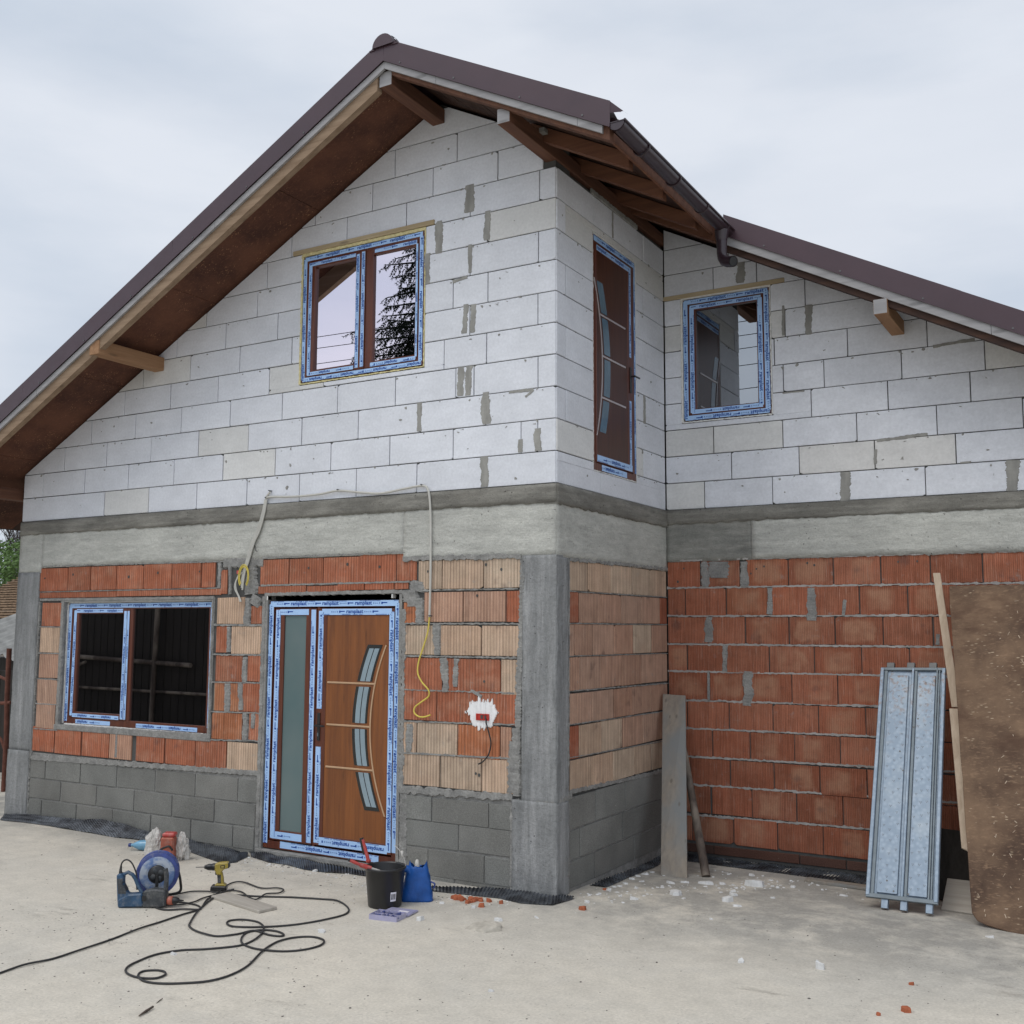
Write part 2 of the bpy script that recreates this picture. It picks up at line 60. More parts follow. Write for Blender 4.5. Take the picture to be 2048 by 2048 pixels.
MEMB_G=[([(-4.093, 0.122), (-3.932, 0.171), (-3.634, 0.11), (-3.348, 0.051), (-3.06, -0.041), (-2.938, -0.096)], [(-3.702, -0.168), (-3.432, -0.271), (-3.162, -0.361), (-2.892, -0.439), (-2.827, -0.359), (-2.896, -0.154)]), ([(-3.014, -0.012), (-2.94, 0.122), (-2.742, 0.112), (-2.51, 0.084), (-2.215, 0.018), (-1.884, -0.03), (-1.625, -0.081)], [(-2.88, -0.128), (-2.598, -0.218), (-2.414, -0.201), (-2.172, -0.253), (-1.977, -0.238), (-1.77, -0.17), (-1.536, -0.172)]), ([(-0.992, -0.196), (-0.816, -0.127), (-0.63, -0.013), (-0.472, 0.123), (-0.29, 0.163), (-0.08, 0.118), (0.108, 0.072)], [(-0.922, -0.296), (-0.724, -0.265), (-0.525, -0.23), (-0.354, -0.205), (-0.162, -0.249), (0.07, -0.189), (0.116, 0.028)])]
SLV=[(-0.68, -3.169), (-0.715, -3.05), (-0.763, -2.986), (-0.784, -2.928)]
CHIP_white=[(0.911, 1.684, 0.067, 0.024), (0.666, 1.441, 0.027, 0.016), (0.711, 1.153, 0.148, 0.048), (0.826, 1.224, 0.081, 0.027), (1.037, 1.339, 0.201, 0.067), (1.315, 1.44, 0.067, 0.027), (0.984, 0.997, 0.067, 0.019), (1.036, 0.866, 0.075, 0.035), (1.061, 0.631, 0.107, 0.054), (1.176, 0.511, 0.081, 0.024), (1.304, 0.954, 0.046, 0.019), (1.711, 1.377, 0.094, 0.019), (0.688, 0.602, 0.081, 0.059), (0.736, 1.614, 0.04, 0.013), (1.221, 1.347, 0.04, 0.016), (0.57, 1.088, 0.081, 0.019), (0.488, 0.28, 0.089, 0.032), (0.676, 0.613, 0.121, 0.064), (0.496, 0.971, 0.094, 0.027), (0.552, 1.076, 0.067, 0.021), (0.242, 0.01, 0.046, 0.032), (-0.381, -0.517, 0.048, 0.035), (-0.635, -0.539, 0.046, 0.019), (-0.517, -0.981, 0.067, 0.04), (-0.066, -0.706, 0.094, 0.032), (0.119, -0.514, 0.059, 0.013), (0.18, 0.92, 0.081, 0.019), (0.213, 0.727, 0.081, 0.021), (0.226, 0.599, 0.067, 0.019), (0.172, 1.062, 0.067, 0.016), (0.183, 1.182, 0.081, 0.021), (0.203, 0.551, 0.054, 0.016), (0.194, 1.304, 0.054, 0.016), (0.216, 0.427, 0.046, 0.016), (0.284, 0.877, 0.054, 0.013), (0.205, 0.293, 0.04, 0.013), (0.625, -1.921, 0.048, 0.016), (-2.059, -0.005, 0.067, 0.046), (-2.068, -0.242, 0.048, 0.03), (-0.892, -1.536, 0.081, 0.03), (-1.343, -2.349, 0.054, 0.021), (-2.538, -0.261, 0.054, 0.013), (1.621, -0.737, 0.051, 0.03), (2.812, 0.628, 0.067, 0.021), (1.147, 0.072, 0.04, 0.011)]
CHIP_red=[(0.296, -0.17, 0.102, 0.04), (2.611, -1.079, 0.075, 0.038), (2.558, -0.635, 0.051, 0.019), (2.498, -1.205, 0.046, 0.019), (0.188, 0.423, 0.054, 0.019)]


# ------------------------------------------------------------------ node material helper
class NM:
    def __init__(s, name):
        s.m = bpy.data.materials.new(name); s.m.use_nodes = True; s.t = s.m.node_tree
        s.b = s.t.nodes['Principled BSDF']; s.pos = None
    def n(s, k, **kw):
        x = s.t.nodes.new(k)
        for a, v in kw.items(): setattr(x, a, v)
        return x
    def l(s, a, b): s.t.links.new(a, b)
    def set(s, inp, v):
        i = s.b.inputs[inp]
        if hasattr(v, 'links') or isinstance(v, bpy.types.NodeSocket): s.l(v, i)
        else: i.default_value = v
    def P(s):
        if s.pos is None: s.pos = s.n('ShaderNodeNewGeometry').outputs['Position']
        return s.pos
    def O(s): return s.n('ShaderNodeTexCoord').outputs['Object']
    def mapv(s, v, sc=(1,1,1), loc=(0,0,0), rot=(0,0,0)):
        x = s.n('ShaderNodeMapping'); x.inputs['Scale'].default_value = sc; x.inputs['Location'].default_value = loc; x.inputs['Rotation'].default_value = rot
        s.l(v, x.inputs['Vector']); return x.outputs[0]
    def noise(s, scale, v=None, detail=4, rough=0.55, dist=0):
        x = s.n('ShaderNodeTexNoise'); x.inputs['Scale'].default_value = scale; x.inputs['Detail'].default_value = detail
        x.inputs['Roughness'].default_value = rough; x.inputs['Distortion'].default_value = dist
        s.l(v if v is not None else s.P(), x.inputs['Vector']); return x.outputs['Fac']
    def vor(s, scale, v=None, feat='F1'):
        x = s.n('ShaderNodeTexVoronoi'); x.feature = feat; x.inputs['Scale'].default_value = scale
        s.l(v if v is not None else s.P(), x.inputs['Vector']); return x
    def ramp(s, f, a, b, va=0.0, vb=1.0):
        x = s.n('ShaderNodeMapRange'); x.inputs[1].default_value = a; x.inputs[2].default_value = b
        x.inputs[3].default_value = va; x.inputs[4].default_value = vb; s.l(f, x.inputs[0]); return x.outputs[0]
    def math(s, op, a, b=None):
        x = s.n('ShaderNodeMath', operation=op)
        for i, v in enumerate((a, b)):
            if v is None: continue
            if isinstance(v, (int, float)): x.inputs[i].default_value = v
            else: s.l(v, x.inputs[i])
        return x.outputs[0]
    def mix(s, f, a, b, mode='MIX'):
        x = s.n('ShaderNodeMix'); x.data_type = 'RGBA'; x.blend_type = mode
        for k, v in (('Factor', f), ('A', a), ('B', b)):
            if isinstance(v, (int, float)): x.inputs[k].default_value = v
            elif isinstance(v, tuple): x.inputs[k].default_value = v if len(v) == 4 else v + (1,)
            else: s.l(v, x.inputs[k])
        return x.outputs['Result']
    def gray(s, f):
        x = s.n('ShaderNodeCombineColor'); [s.l(f, x.inputs[i]) for i in range(3)]; return x.outputs[0]
    def scale(s, c, f):   # colour times value
        return s.mix(1.0, c, s.gray(f), 'MULTIPLY')
    def objcol(s): return s.n('ShaderNodeObjectInfo').outputs['Color']
    def rand(s): return s.n('ShaderNodeObjectInfo').outputs['Random']
    def bump(s, h, st=0.3, dist=0.01):
        x = s.n('ShaderNodeBump'); x.inputs['Strength'].default_value = st; x.inputs['Distance'].default_value = dist
        s.l(h, x.inputs['Height']); s.l(x.outputs[0], s.b.inputs['Normal'])
    def sep(s, v):
        x = s.n('ShaderNodeSeparateXYZ'); s.l(v, x.inputs[0]); return x.outputs
    def fin(s, col=None, rough=0.85, spec=0.3, metal=0.0):
        if col is not None: s.set('Base Color', col if not isinstance(col, tuple) else (col + (1,) if len(col) == 3 else col))
        s.set('Roughness', rough); s.set('Specular IOR Level', spec); s.set('Metallic', metal); return s.m

MAT = {}
def simple(name, col, rough=0.6, spec=0.4, metal=0.0, var=0.15, scale=12, bump=0.0):
    k = NM(name); f = k.ramp(k.noise(scale), .3, .7, 1-var, 1+var)
    if bump: k.bump(k.noise(scale*6, detail=5), bump, .004)
    cc = k.scale(col + (1,), f)
    if name.startswith(('tool_', 'reel_', 'lilac')): cc = k.mix(k.ramp(k.noise(26, detail=6, rough=.7), .48, .72, .02, .34), cc, (.36, .34, .31))
    MAT[name] = k.fin(cc, rough, spec, metal); return MAT[name]

# aerated concrete: colour comes from each block
k = NM('aerated_block'); c = k.objcol()
c = k.scale(c, k.ramp(k.noise(3.0, detail=5), .3, .7, .93, 1.05))
c = k.scale(c, k.ramp(k.noise(45, detail=4), .3, .7, .93, 1.05)); c = k.scale(c, k.ramp(k.noise(1.0, v=k.mapv(k.P(), sc=(5, 5, 16)), detail=6, rough=.65), .3, .7, .95, 1.04))
sc = k.math('MULTIPLY', k.ramp(k.noise(17, detail=6, rough=.7), .66, .72), k.ramp(k.noise(2.6, detail=2), .5, .62))
c = k.mix(k.math('MULTIPLY', sc, .65), c, (.24, .24, .235))
pit = k.ramp(k.vor(55).outputs['Distance'], .10, .16, 1.0, 0.0)
pit = k.math('MULTIPLY', pit, k.ramp(k.noise(9), .56, .62))
c = k.mix(k.math('MULTIPLY', pit, .35), c, (.2, .2, .2))
k.bump(k.noise(160, detail=6), .25, .003)
MAT['aac'] = k.fin(c, .95, .15)

def clay(name, period, pale, palef, dust, groove=.74, framed=False):
    k = NM(name); o = k.O(); x = k.sep(o)
    ph = k.math('MULTIPLY', x[0], 2*math.pi/period)
    wob = k.math('ADD', ph, k.math('MULTIPLY', k.rand(), 20))
    s_ = k.math('SINE', wob); rib = k.ramp(s_, -.75, .1, 0, 1)
    c = k.objcol()
    c = k.scale(c, k.ramp(k.noise(7, detail=5), .3, .7, .86, 1.14))
    # pale fired bloom, a patch of its own on each brick
    off = k.n('ShaderNodeCombineXYZ'); k.l(k.math('MULTIPLY', k.rand(), 40), off.inputs[0]); k.l(k.math('MULTIPLY', k.rand(), 13), off.inputs[2])
    ov = k.n('ShaderNodeVectorMath', operation='ADD'); k.l(o, ov.inputs[0]); k.l(off.outputs[0], ov.inputs[1])
    pa = k.ramp(k.noise(3.4, v=k.mapv(ov.outputs[0], sc=(1, 1, 1.5)), detail=5, rough=.6), .50, .64, 0, palef)
    c = k.mix(pa, c, pale)
    so_ = k.ramp(k.noise(5.0, v=k.mapv(ov.outputs[0], loc=(9, 0, 4)), detail=2), .63, .72, 0, .45)
    c = k.mix(so_, c, (.10, .06, .055))
    # whitish run marks follow the ribs
    st = k.noise(1.0, v=k.mapv(ov.outputs[0], sc=(120, 1, 5)), detail=3)
    c = k.mix(k.ramp(st, .58, .72, 0, dust), c, (.55, .43, .36))
    c = k.scale(c, k.ramp(k.noise(1.0, v=k.mapv(ov.outputs[0], sc=(1.25/period, .1, 1.1)), detail=3, rough=.7), .30, .70, .76, 1.20))
    c = k.mix(k.ramp(k.noise(1.0, v=k.mapv(ov.outputs[0], sc=(7, 1, 9), loc=(3, 3, 3)), detail=6, rough=.7), .60, .72, 0, .55), c, (.33, .30, .27))
    if framed:                               # smooth border, ribbed field fired paler, sometimes sooty in the middle
        rn = k.rand(); wx = k.math('ADD', k.math('ABSOLUTE', x[0]), k.math('MULTIPLY', k.noise(7, detail=5), .12)); wz = k.math('ADD', k.math('ABSOLUTE', x[2]), k.math('MULTIPLY', k.noise(9, v=k.mapv(k.P(), loc=(5, 5, 5)), detail=5), .09))
        fm = k.math('MULTIPLY', k.ramp(wx, .205, .175), k.ramp(wz, .148, .118)); on = k.ramp(rn, .52, .58)
        side = k.ramp(k.math('MULTIPLY', x[0], k.math('SUBTRACT', rn, .75)), -.012, -.004, 0, 1)
        c = k.mix(k.math('MULTIPLY', k.math('MULTIPLY', fm, on), k.math('MULTIPLY', side, k.ramp(k.noise(5, v=ov.outputs[0], detail=5), .36, .6, .10, .75))), c, (.41, .22, .14))
        soot = k.math('MULTIPLY', k.ramp(k.math('ADD', k.math('MULTIPLY', wx, 1.0), k.math('MULTIPLY', wz, 1.3)), .17, .06), k.ramp(rn, .80, .84)); c = k.mix(k.math('MULTIPLY', soot, .75), c, (.11, .075, .07))
    c = k.scale(c, k.ramp(rib, 0, 1, groove, 1.0))
    c = k.scale(c, k.ramp(k.noise(90, detail=4), .3, .7, .9, 1.08))
    h = k.math('ADD', k.math('MULTIPLY', rib, .6), k.math('MULTIPLY', k.noise(120), .25))
    k.bump(h, .6, .004)
    MAT[name] = k.fin(c, .92, .15)
clay('clay', .028, (.56, .36, .25), .22, .5)
clay('clay_fine', .0150, (.38, .19, .125), .25, .34, .78, True)

def concrete(name, base, dark, streak='h', pore=.8, spec=.25, light=None):
    k = NM(name); sc = (1.2, 1.2, 9) if streak == 'h' else (9, 9, .8)
    c = k.mix(k.ramp(k.noise(1.3, detail=6, rough=.62), .38, .66), base, dark)
    st = k.ramp(k.noise(1.6, v=k.mapv(k.P(), sc=sc), detail=6, rough=.6), .45, .70, 0, .55)
    c = k.mix(st, c, light or tuple(min(1, v*1.25) for v in base))
    st2 = k.ramp(k.noise(2.3, v=k.mapv(k.P(), sc=sc, loc=(4, 7, 1)), detail=7, rough=.65), .56, .72, 0, .6)
    c = k.mix(st2, c, tuple(v*.62 for v in dark))
    po = k.math('MAXIMUM', k.ramp(k.vor(46).outputs['Distance'], .07, .13, 1, 0), k.ramp(k.vor(19).outputs['Distance'], .05, .11, 1, 0))
    po = k.math('MULTIPLY', k.math('MULTIPLY', po, k.ramp(k.noise(5), .48, .6)), pore)
    c = k.mix(po, c, tuple(v*.3 for v in dark))
    # hairline board marks and trowel drags
    cr = k.ramp(k.noise(3.1, v=k.mapv(k.P(), sc=(2, 2, 14) if streak == 'h' else (14, 14, 2), loc=(2, 2, 8)), detail=9, rough=.75), .488, .512)
    cr = k.math('MULTIPLY', k.math('MULTIPLY', cr, k.math('SUBTRACT', 1.0, cr)), 1.6)
    c = k.mix(cr, c, tuple(v*.4 for v in dark))
    c = k.scale(c, k.ramp(k.noise(1.0, v=k.mapv(k.P(), sc=(6, 6, 22) if streak == 'h' else (26, 26, 5)), detail=7, rough=.7), .3, .7, .86, 1.1))
    c = k.scale(c, k.ramp(k.noise(75, detail=4, rough=.7), .3, .7, .88, 1.1))
    h = k.math('ADD', k.noise(30, detail=8, rough=.65), k.math('MULTIPLY', po, -1.5)); k.bump(h, .9, .012)
    MAT[name] = k.fin(c, .93, spec)
concrete('beam_concrete', (.49, .49, .45), (.40, .40, .37))
concrete('band_concrete', (.22, .21, .185), (.15, .145, .13), 'h', 1.0, light=(.38, .37, .33))
concrete('column_concrete', (.265, .27, .27), (.18, .185, .185), 'v', .8, light=(.42, .42, .42))
concrete('board_concrete', (.28, .28, .255), (.18, .18, .165), 'h', .7, light=(.40, .39, .35))

k = NM('cinder'); c = k.objcol(); c = k.scale(c, k.ramp(k.noise(2.2, detail=5), .3, .7, .82, 1.2))
c = k.scale(c, k.ramp(k.noise(110, detail=3), .3, .7, .78, 1.2))
sp = k.math('MULTIPLY', k.ramp(k.noise(28, detail=6, rough=.7), .66, .70), k.ramp(k.noise(3), .45, .6)); c = k.mix(k.math('MULTIPLY', sp, .7), c, (.42, .41, .38))
k.bump(k.noise(110, detail=5), .6, .004); MAT['cinder'] = k.fin(c, .95, .15)
k = NM('mortar'); c = k.mix(k.ramp(k.noise(9, detail=6), .35, .65), (.30, .295, .28), (.20, .198, .19))
c = k.scale(c, k.ramp(k.noise(70, detail=4), .3, .7, .8, 1.15)); k.bump(k.noise(60, detail=7), .8, .008); MAT['mortar'] = k.fin(c, .95, .15)
k = NM('smear'); c = k.mix(k.ramp(k.noise(14, v=k.mapv(k.P(), sc=(1, 1, .35)), detail=6), .35, .65), (.33, .325, .30), (.235, .23, .215))
k.bump(k.noise(40, v=k.mapv(k.P(), sc=(1, 1, .3)), detail=6), .6, .006); MAT['smear'] = k.fin(c, .93, .2)
k = NM('mortar_light'); c = k.mix(k.ramp(k.noise(9, detail=6), .35, .65), (.40, .38, .36), (.28, .265, .25)); k.bump(k.noise(60, detail=7), .8, .008); MAT['mortar_light'] = k.fin(c, .95, .15)
simple('core', (.085, .085, .082), .95, .1)

# ground: dusty screed
k = NM('screed')
big = k.ramp(k.noise(.55, detail=6, rough=.6), .38, .66)
c = k.mix(big, (.60, .555, .475), (.53, .50, .44))
wet = k.ramp(k.noise(.9, v=k.mapv(k.P(), loc=(7, 3, 0)), detail=7, rough=.62), .60, .76, 0, .38); c = k.mix(wet, c, (.32, .305, .28))
dr = k.math('MULTIPLY', k.ramp(k.noise(3.2, v=k.mapv(k.P(), sc=(.5, 1.6, 1), rot=(0, 0, .5)), detail=8, rough=.72), .60, .70), k.ramp(k.noise(1.3), .42, .6)); c = k.mix(k.math('MULTIPLY', dr, .75), c, (.22, .20, .17))
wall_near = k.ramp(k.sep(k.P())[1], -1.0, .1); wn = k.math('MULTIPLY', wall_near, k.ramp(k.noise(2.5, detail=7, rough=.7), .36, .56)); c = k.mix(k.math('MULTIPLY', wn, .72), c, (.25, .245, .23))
ck = k.noise(1.9, v=k.mapv(k.P(), loc=(3, 8, 0)), detail=10, rough=.6); ck = k.math('MULTIPLY', k.ramp(ck, .498, .5), k.ramp(ck, .502, .5)); ck = k.math('MULTIPLY', ck, k.ramp(k.noise(.8, v=k.mapv(k.P(), loc=(8, 2, 0))), .52, .6)); c = k.mix(k.math('MULTIPLY', ck, .5), c, (.16, .15, .135))
sw = k.noise(1.0, v=k.mapv(k.P(), sc=(3.5, 26, 1), rot=(0, 0, .55)), detail=6, rough=.7); c = k.mix(k.math('MULTIPLY', k.ramp(sw, .58, .74), .30), c, (.27, .25, .22))
lg = k.ramp(k.noise(2.1, v=k.mapv(k.P(), loc=(4, 4, 4)), detail=8, rough=.68), .54, .66, 0, .5); c = k.mix(lg, c, (.56, .53, .47))
v = k.vor(17); sp = k.math('MULTIPLY', k.ramp(v.outputs['Distance'], .045, .085, 1, 0), k.ramp(k.noise(1.1, v=k.mapv(k.P(), loc=(1, 9, 0)), detail=2), .50, .58)); c = k.mix(k.math('MULTIPLY', sp, .8), c, (.11, .105, .10))
v2 = k.vor(38); sp2 = k.math('MULTIPLY', k.ramp(v2.outputs['Distance'], .06, .12, 1, 0), k.ramp(k.noise(1.7, v=k.mapv(k.P(), loc=(5, 1, 0)), detail=3), .52, .60)); c = k.mix(k.math('MULTIPLY', sp2, .6), c, (.14, .13, .12))
c = k.scale(c, k.ramp(k.noise(60, detail=6, rough=.7), .3, .7, .84, 1.13)); c = k.scale(c, k.ramp(k.noise(7, detail=7, rough=.68), .3, .7, .90, 1.07))
s5 = k.ramp(k.noise(1.0, v=k.mapv(k.P(), sc=(26, 34, 26), rot=(0, 0, .4)), detail=4, rough=.6), .66, .72); s5 = k.math('MULTIPLY', s5, k.ramp(k.noise(1.6, v=k.mapv(k.P(), loc=(6, 6, 0)), detail=4), .40, .56)); c = k.mix(k.math('MULTIPLY', s5, .6), c, (.20, .185, .16))
h = k.math('ADD', k.math('MULTIPLY', k.noise(4, detail=8, rough=.6), 1.0), k.math('ADD', k.math('MULTIPLY', sp, .5), k.math('MULTIPLY', dr, -.4))); k.bump(h, .35, .012)
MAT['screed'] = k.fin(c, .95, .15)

def wood(name, a, b, axis=0, sc=1.0, rough=.75, spec=.25, grey=None, coord='O'):
    k = NM(name); o = k.O() if coord == 'O' else k.P()
    s3 = [22*sc]*3; s3[axis] = 1.4*sc
    g = k.noise(1, v=k.mapv(o, sc=tuple(s3)), detail=7, rough=.62, dist=.5)
    c = k.mix(k.ramp(g, .34, .66), a, b)
    if grey: c = k.mix(k.ramp(k.noise(3.0, v=k.mapv(o, sc=tuple(1 if i != axis else .4 for i in range(3))), detail=5), .42, .62), c, grey)
    kn = k.vor(1, v=k.mapv(o, sc=tuple(2.2*sc if i == axis else 9*sc for i in range(3)))).outputs['Distance']
    c = k.mix(k.ramp(kn, .07, .13, .7, 0), c, tuple(v*.45 for v in a))
    s4 = [90*sc]*3; s4[axis] = 3*sc
    k.bump(k.noise(1, v=k.mapv(o, sc=tuple(s4)), detail=4), .3, .003)
    MAT[name] = k.fin(c, rough, spec)
wood('door_wood', (.235, .078, .018), (.14, .045, .012), 2, 1.1, .38, .5)
wood('dark_door_wood', (.085, .028, .014), (.05, .017, .010), 2, 1.1, .38, .4)
wood('frame_wood', (.13, .035, .014), (.075, .018, .010), 2, 1.0, .35, .5)
wood('beam_wood', (.36, .21, .115), (.25, .135, .07), 1, .8)
wood('beam_wood_x', (.30, .215, .145), (.205, .14, .09), 0, .8)
wood('rafter_wood', (.17, .075, .042), (.105, .045, .027), 0, .8)
wood('plate_wood', (.16, .075, .045), (.09, .042, .028), 1, .8)
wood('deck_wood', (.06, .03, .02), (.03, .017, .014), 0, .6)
wood('pale_board', (.34, .335, .34), (.25, .245, .25), 0, .8)
wood('lath_wood', (.50, .40, .30), (.38, .29, .21), 2, .9)
wood('lintel_wood', (.50, .41, .27), (.36, .28, .17), 0, .9)
wood('old_plank', (.30, .26, .21), (.22, .19, .16), 2, 1.0, grey=(.215, .22, .215))
wood('slab_board', (.43, .40, .35), (.34, .31, .27), 0, 1.0)
wood('rough_pole', (.10, .075, .06), (.05, .04, .035), 2, 1.5, grey=(.25, .21, .17))
wood('dark_fence', (.034, .029, .025), (.020, .017, .014), 2, 1.0)

def strandboard(name, a, b, fleck, f=.5, damp=None):
    k = NM(name); o = k.P()
    c = k.mix(k.ramp(k.noise(2.2, detail=6, rough=.6), .36, .64), a, b)
    for i, rot in enumerate(((.4, .5, .3), (1.3, .2, 1.9), (2.3, 1.1, .7))):
        v = k.noise(1, v=k.mapv(o, sc=(16, 60, 60), rot=rot, loc=(i*3, i, 0)), detail=2)
        c = k.mix(k.ramp(v, .60, .72, 0, .5), c, tuple(q*1.35 for q in a))
    fl = None
    for i, rot in enumerate(((.4, .6, .2), (.9, -.7, 2.2))):
        v = k.ramp(k.vor(1, v=k.mapv(o, sc=(10, 50, 50), rot=rot, loc=(0, i*5, 0))).outputs['Distance'], .13, .2, 1, 0)
        v = k.math('MULTIPLY', v, k.ramp(k.noise(6, detail=2), .53, .6)); fl = v if fl is None else k.math('MAXIMUM', fl, v)
    c = k.mix(k.math('MULTIPLY', fl, f), c, fleck)
    if damp: c = k.mix(k.ramp(k.noise(1.7, v=k.mapv(o, sc=(1, 1, 2.5)), detail=7, rough=.65), .50, .66, 0, .8), c, damp)
    k.bump(k.noise(45, detail=5), .5, .006); MAT[name] = k.fin(c, .85, .25)
strandboard('soffit_board', (.13, .055, .033), (.062, .027, .019), (.42, .22, .11), .6)
strandboard('worn_board', (.20, .13, .083), (.07, .043, .031), (.46, .36, .25), .9, damp=(.085, .048, .032))

k = NM('roof_metal'); c = k.scale((.052, .027, .036, 1), k.ramp(k.noise(2.5, detail=5), .3, .7, .88, 1.12))
MAT['roof_metal'] = k.fin(c, k.ramp(k.noise(6), .3, .7, .38, .5), .5)
simple('gutter_metal', (.028, .015, .020), .32, .6, 0, .1, 4)
k = NM('galvanised'); c = k.mix(k.ramp(k.vor(30).outputs['Distance'], .1, .6), (.27, .33, .40), (.21, .265, .33))
c = k.mix(k.ramp(k.noise(3, detail=7, rough=.65), .52, .72, 0, .5), c, (.38, .42, .45)); z = k.sep(k.P())[2]
ru = k.math('MULTIPLY', k.ramp(z, .9, 1.5), k.ramp(k.noise(24, detail=6, rough=.7), .52, .62)); c = k.mix(k.math('MULTIPLY', ru, .75), c, (.19, .11, .065))
k.bump(k.noise(30, detail=4), .15, .004); MAT['galvanised'] = k.fin(c, .5, .5, .45)
simple('steel_grey', (.17, .20, .22), .55, .4, .4)  # mid grey steel for deck grooves, end plates and key cylinder
simple('steel_dark', (.12, .12, .12), .5, .4, .5)
k = NM('dimple_black'); MAT['dimple'] = k.fin(k.mix(k.ramp(k.noise(7, detail=5), .4, .65), (.022, .023, .027), (.10, .11, .125)), .28, .6)
simple('film', (.37, .56, .85), .35, .5, 0, .04, 9)
simple('film_print', (.006, .055, .30), .5, .3, 0, .05)
simple('film_print_pale', (.11, .19, .42), .5, .3, 0, .05)
simple('foam', (.62, .55, .30), .9, .2, 0, .2, 30, .6)
simple('foam_white', (.70, .69, .66), .9, .2, 0, .1, 30, .6)
simple('plaster', (.80, .80, .80), .9, .2, 0, .05, 40, .4)
simple('trim_strip', (.50, .33, .20), .35, .5, .2, .05)
simple('trim_strip_pale', (.55, .50, .50), .3, .5, .4, .05)
simple('black_plastic', (.015, .015, .016), .35, .5, 0, .2)
simple('cord_black', (.028, .028, .029), .55, .4, 0, .1)
simple('tool_blue', (.012, .055, .12), .45, .5, 0, .2)
simple('tool_grey', (.035, .04, .045), .55, .4, 0, .3, 30)
simple('tool_yellow', (.32, .24, .03), .45, .5, 0, .15)
simple('tool_red', (.42, .04, .035), .4, .5, 0, .15)
simple('tool_orange', (.38, .10, .06), .5, .4, 0, .3)
simple('reel_blue', (.022, .045, .20), .4, .5, 0, .3)
k = NM('reel_dusty'); c = k.mix(k.ramp(k.noise(14, detail=5), .45, .6), (.10, .17, .34), (.36, .40, .46)); MAT['reel_dusty'] = k.fin(c, .6, .3)
simple('bag_blue', (.008, .075, .30), .45, .4, 0, .25, 14, .3)
simple('bag_white', (.48, .46, .43), .6, .3, 0, .15, 20, .4)
simple('bottle_blue', (.16, .36, .52), .2, .6, 0, .2)
simple('lilac_plastic', (.36, .35, .50), .25, .5, 0, .1)
simple('paper', (.70, .68, .72), .8, .2, 0, .05)
simple('cable_grey', (.50, .49, .45), .6, .3, 0, .06)
simple('cable_yellow', (.62, .50, .10), .55, .3, 0, .08)
simple('socket_red', (.42, .03, .02), .4, .4)
simple('chip_white', (.60, .60, .59), .95, .1, 0, .12, 30, .4)
simple('chip_red', (.36, .115, .06), .95, .1, 0, .2, 30, .4)
simple('chip_grey', (.43, .40, .345), .95, .1, 0, .2, 20, .4)
simple('rust', (.13, .055, .04), .9, .2, 0, .3)
simple('old_tile', (.235, .165, .11), .9, .2, 0, .35, 9)
simple('asbestos', (.24, .24, .23), .9, .2, 0, .25, 5)
simple('bark', (.055, .048, .045), .9, .2)
simple('needles', (.010, .018, .010), .8, .2)
simple('leaf_green', (.10, .17, .05), .7, .3, 0, .4, 6)
simple('wire_black', (.02, .02, .02), .7, .2)
simple('house_wall_old', (.30, .27, .23), .9, .2)

def glass(name, refl, tint):
    k = NM(name); t = k.t; t.nodes.remove(k.b)
    g = k.n('ShaderNodeBsdfGlossy'); g.inputs['Roughness'].default_value = 0.0; g.inputs['Color'].default_value = tint + (1,)
    tr = k.n('ShaderNodeBsdfTransparent'); tr.inputs['Color'].default_value = (.30, .30, .31, 1)
    m = k.n('ShaderNodeMixShader'); m.inputs[0].default_value = refl
    k.l(tr.outputs[0], m.inputs[1]); k.l(g.outputs[0], m.inputs[2]); k.l(m.outputs[0], t.nodes['Material Output'].inputs[0]); MAT[name] = k.m
glass('glass_coated', .66, (.98, .90, .98))
glass('glass_clear', .30, (.90, .95, 1.0))
glass('glass_dark', .40, (.9, .9, .95))
k = NM('glass_frosted'); c = k.mix(k.ramp(k.noise(1.4, detail=3), .35, .65), (.095, .15, .155), (.125, .17, .17)); MAT['frosted'] = k.fin(c, .16, .5)
simple('glass_band', (.23, .30, .34), .15, .6, 0, .12, 5)
simple('bottle_dark', (.09, .15, .20), .15, .6, 0, .15, 5)
simple('light_surround', (.018, .02, .02), .15, .5, 0, .1)

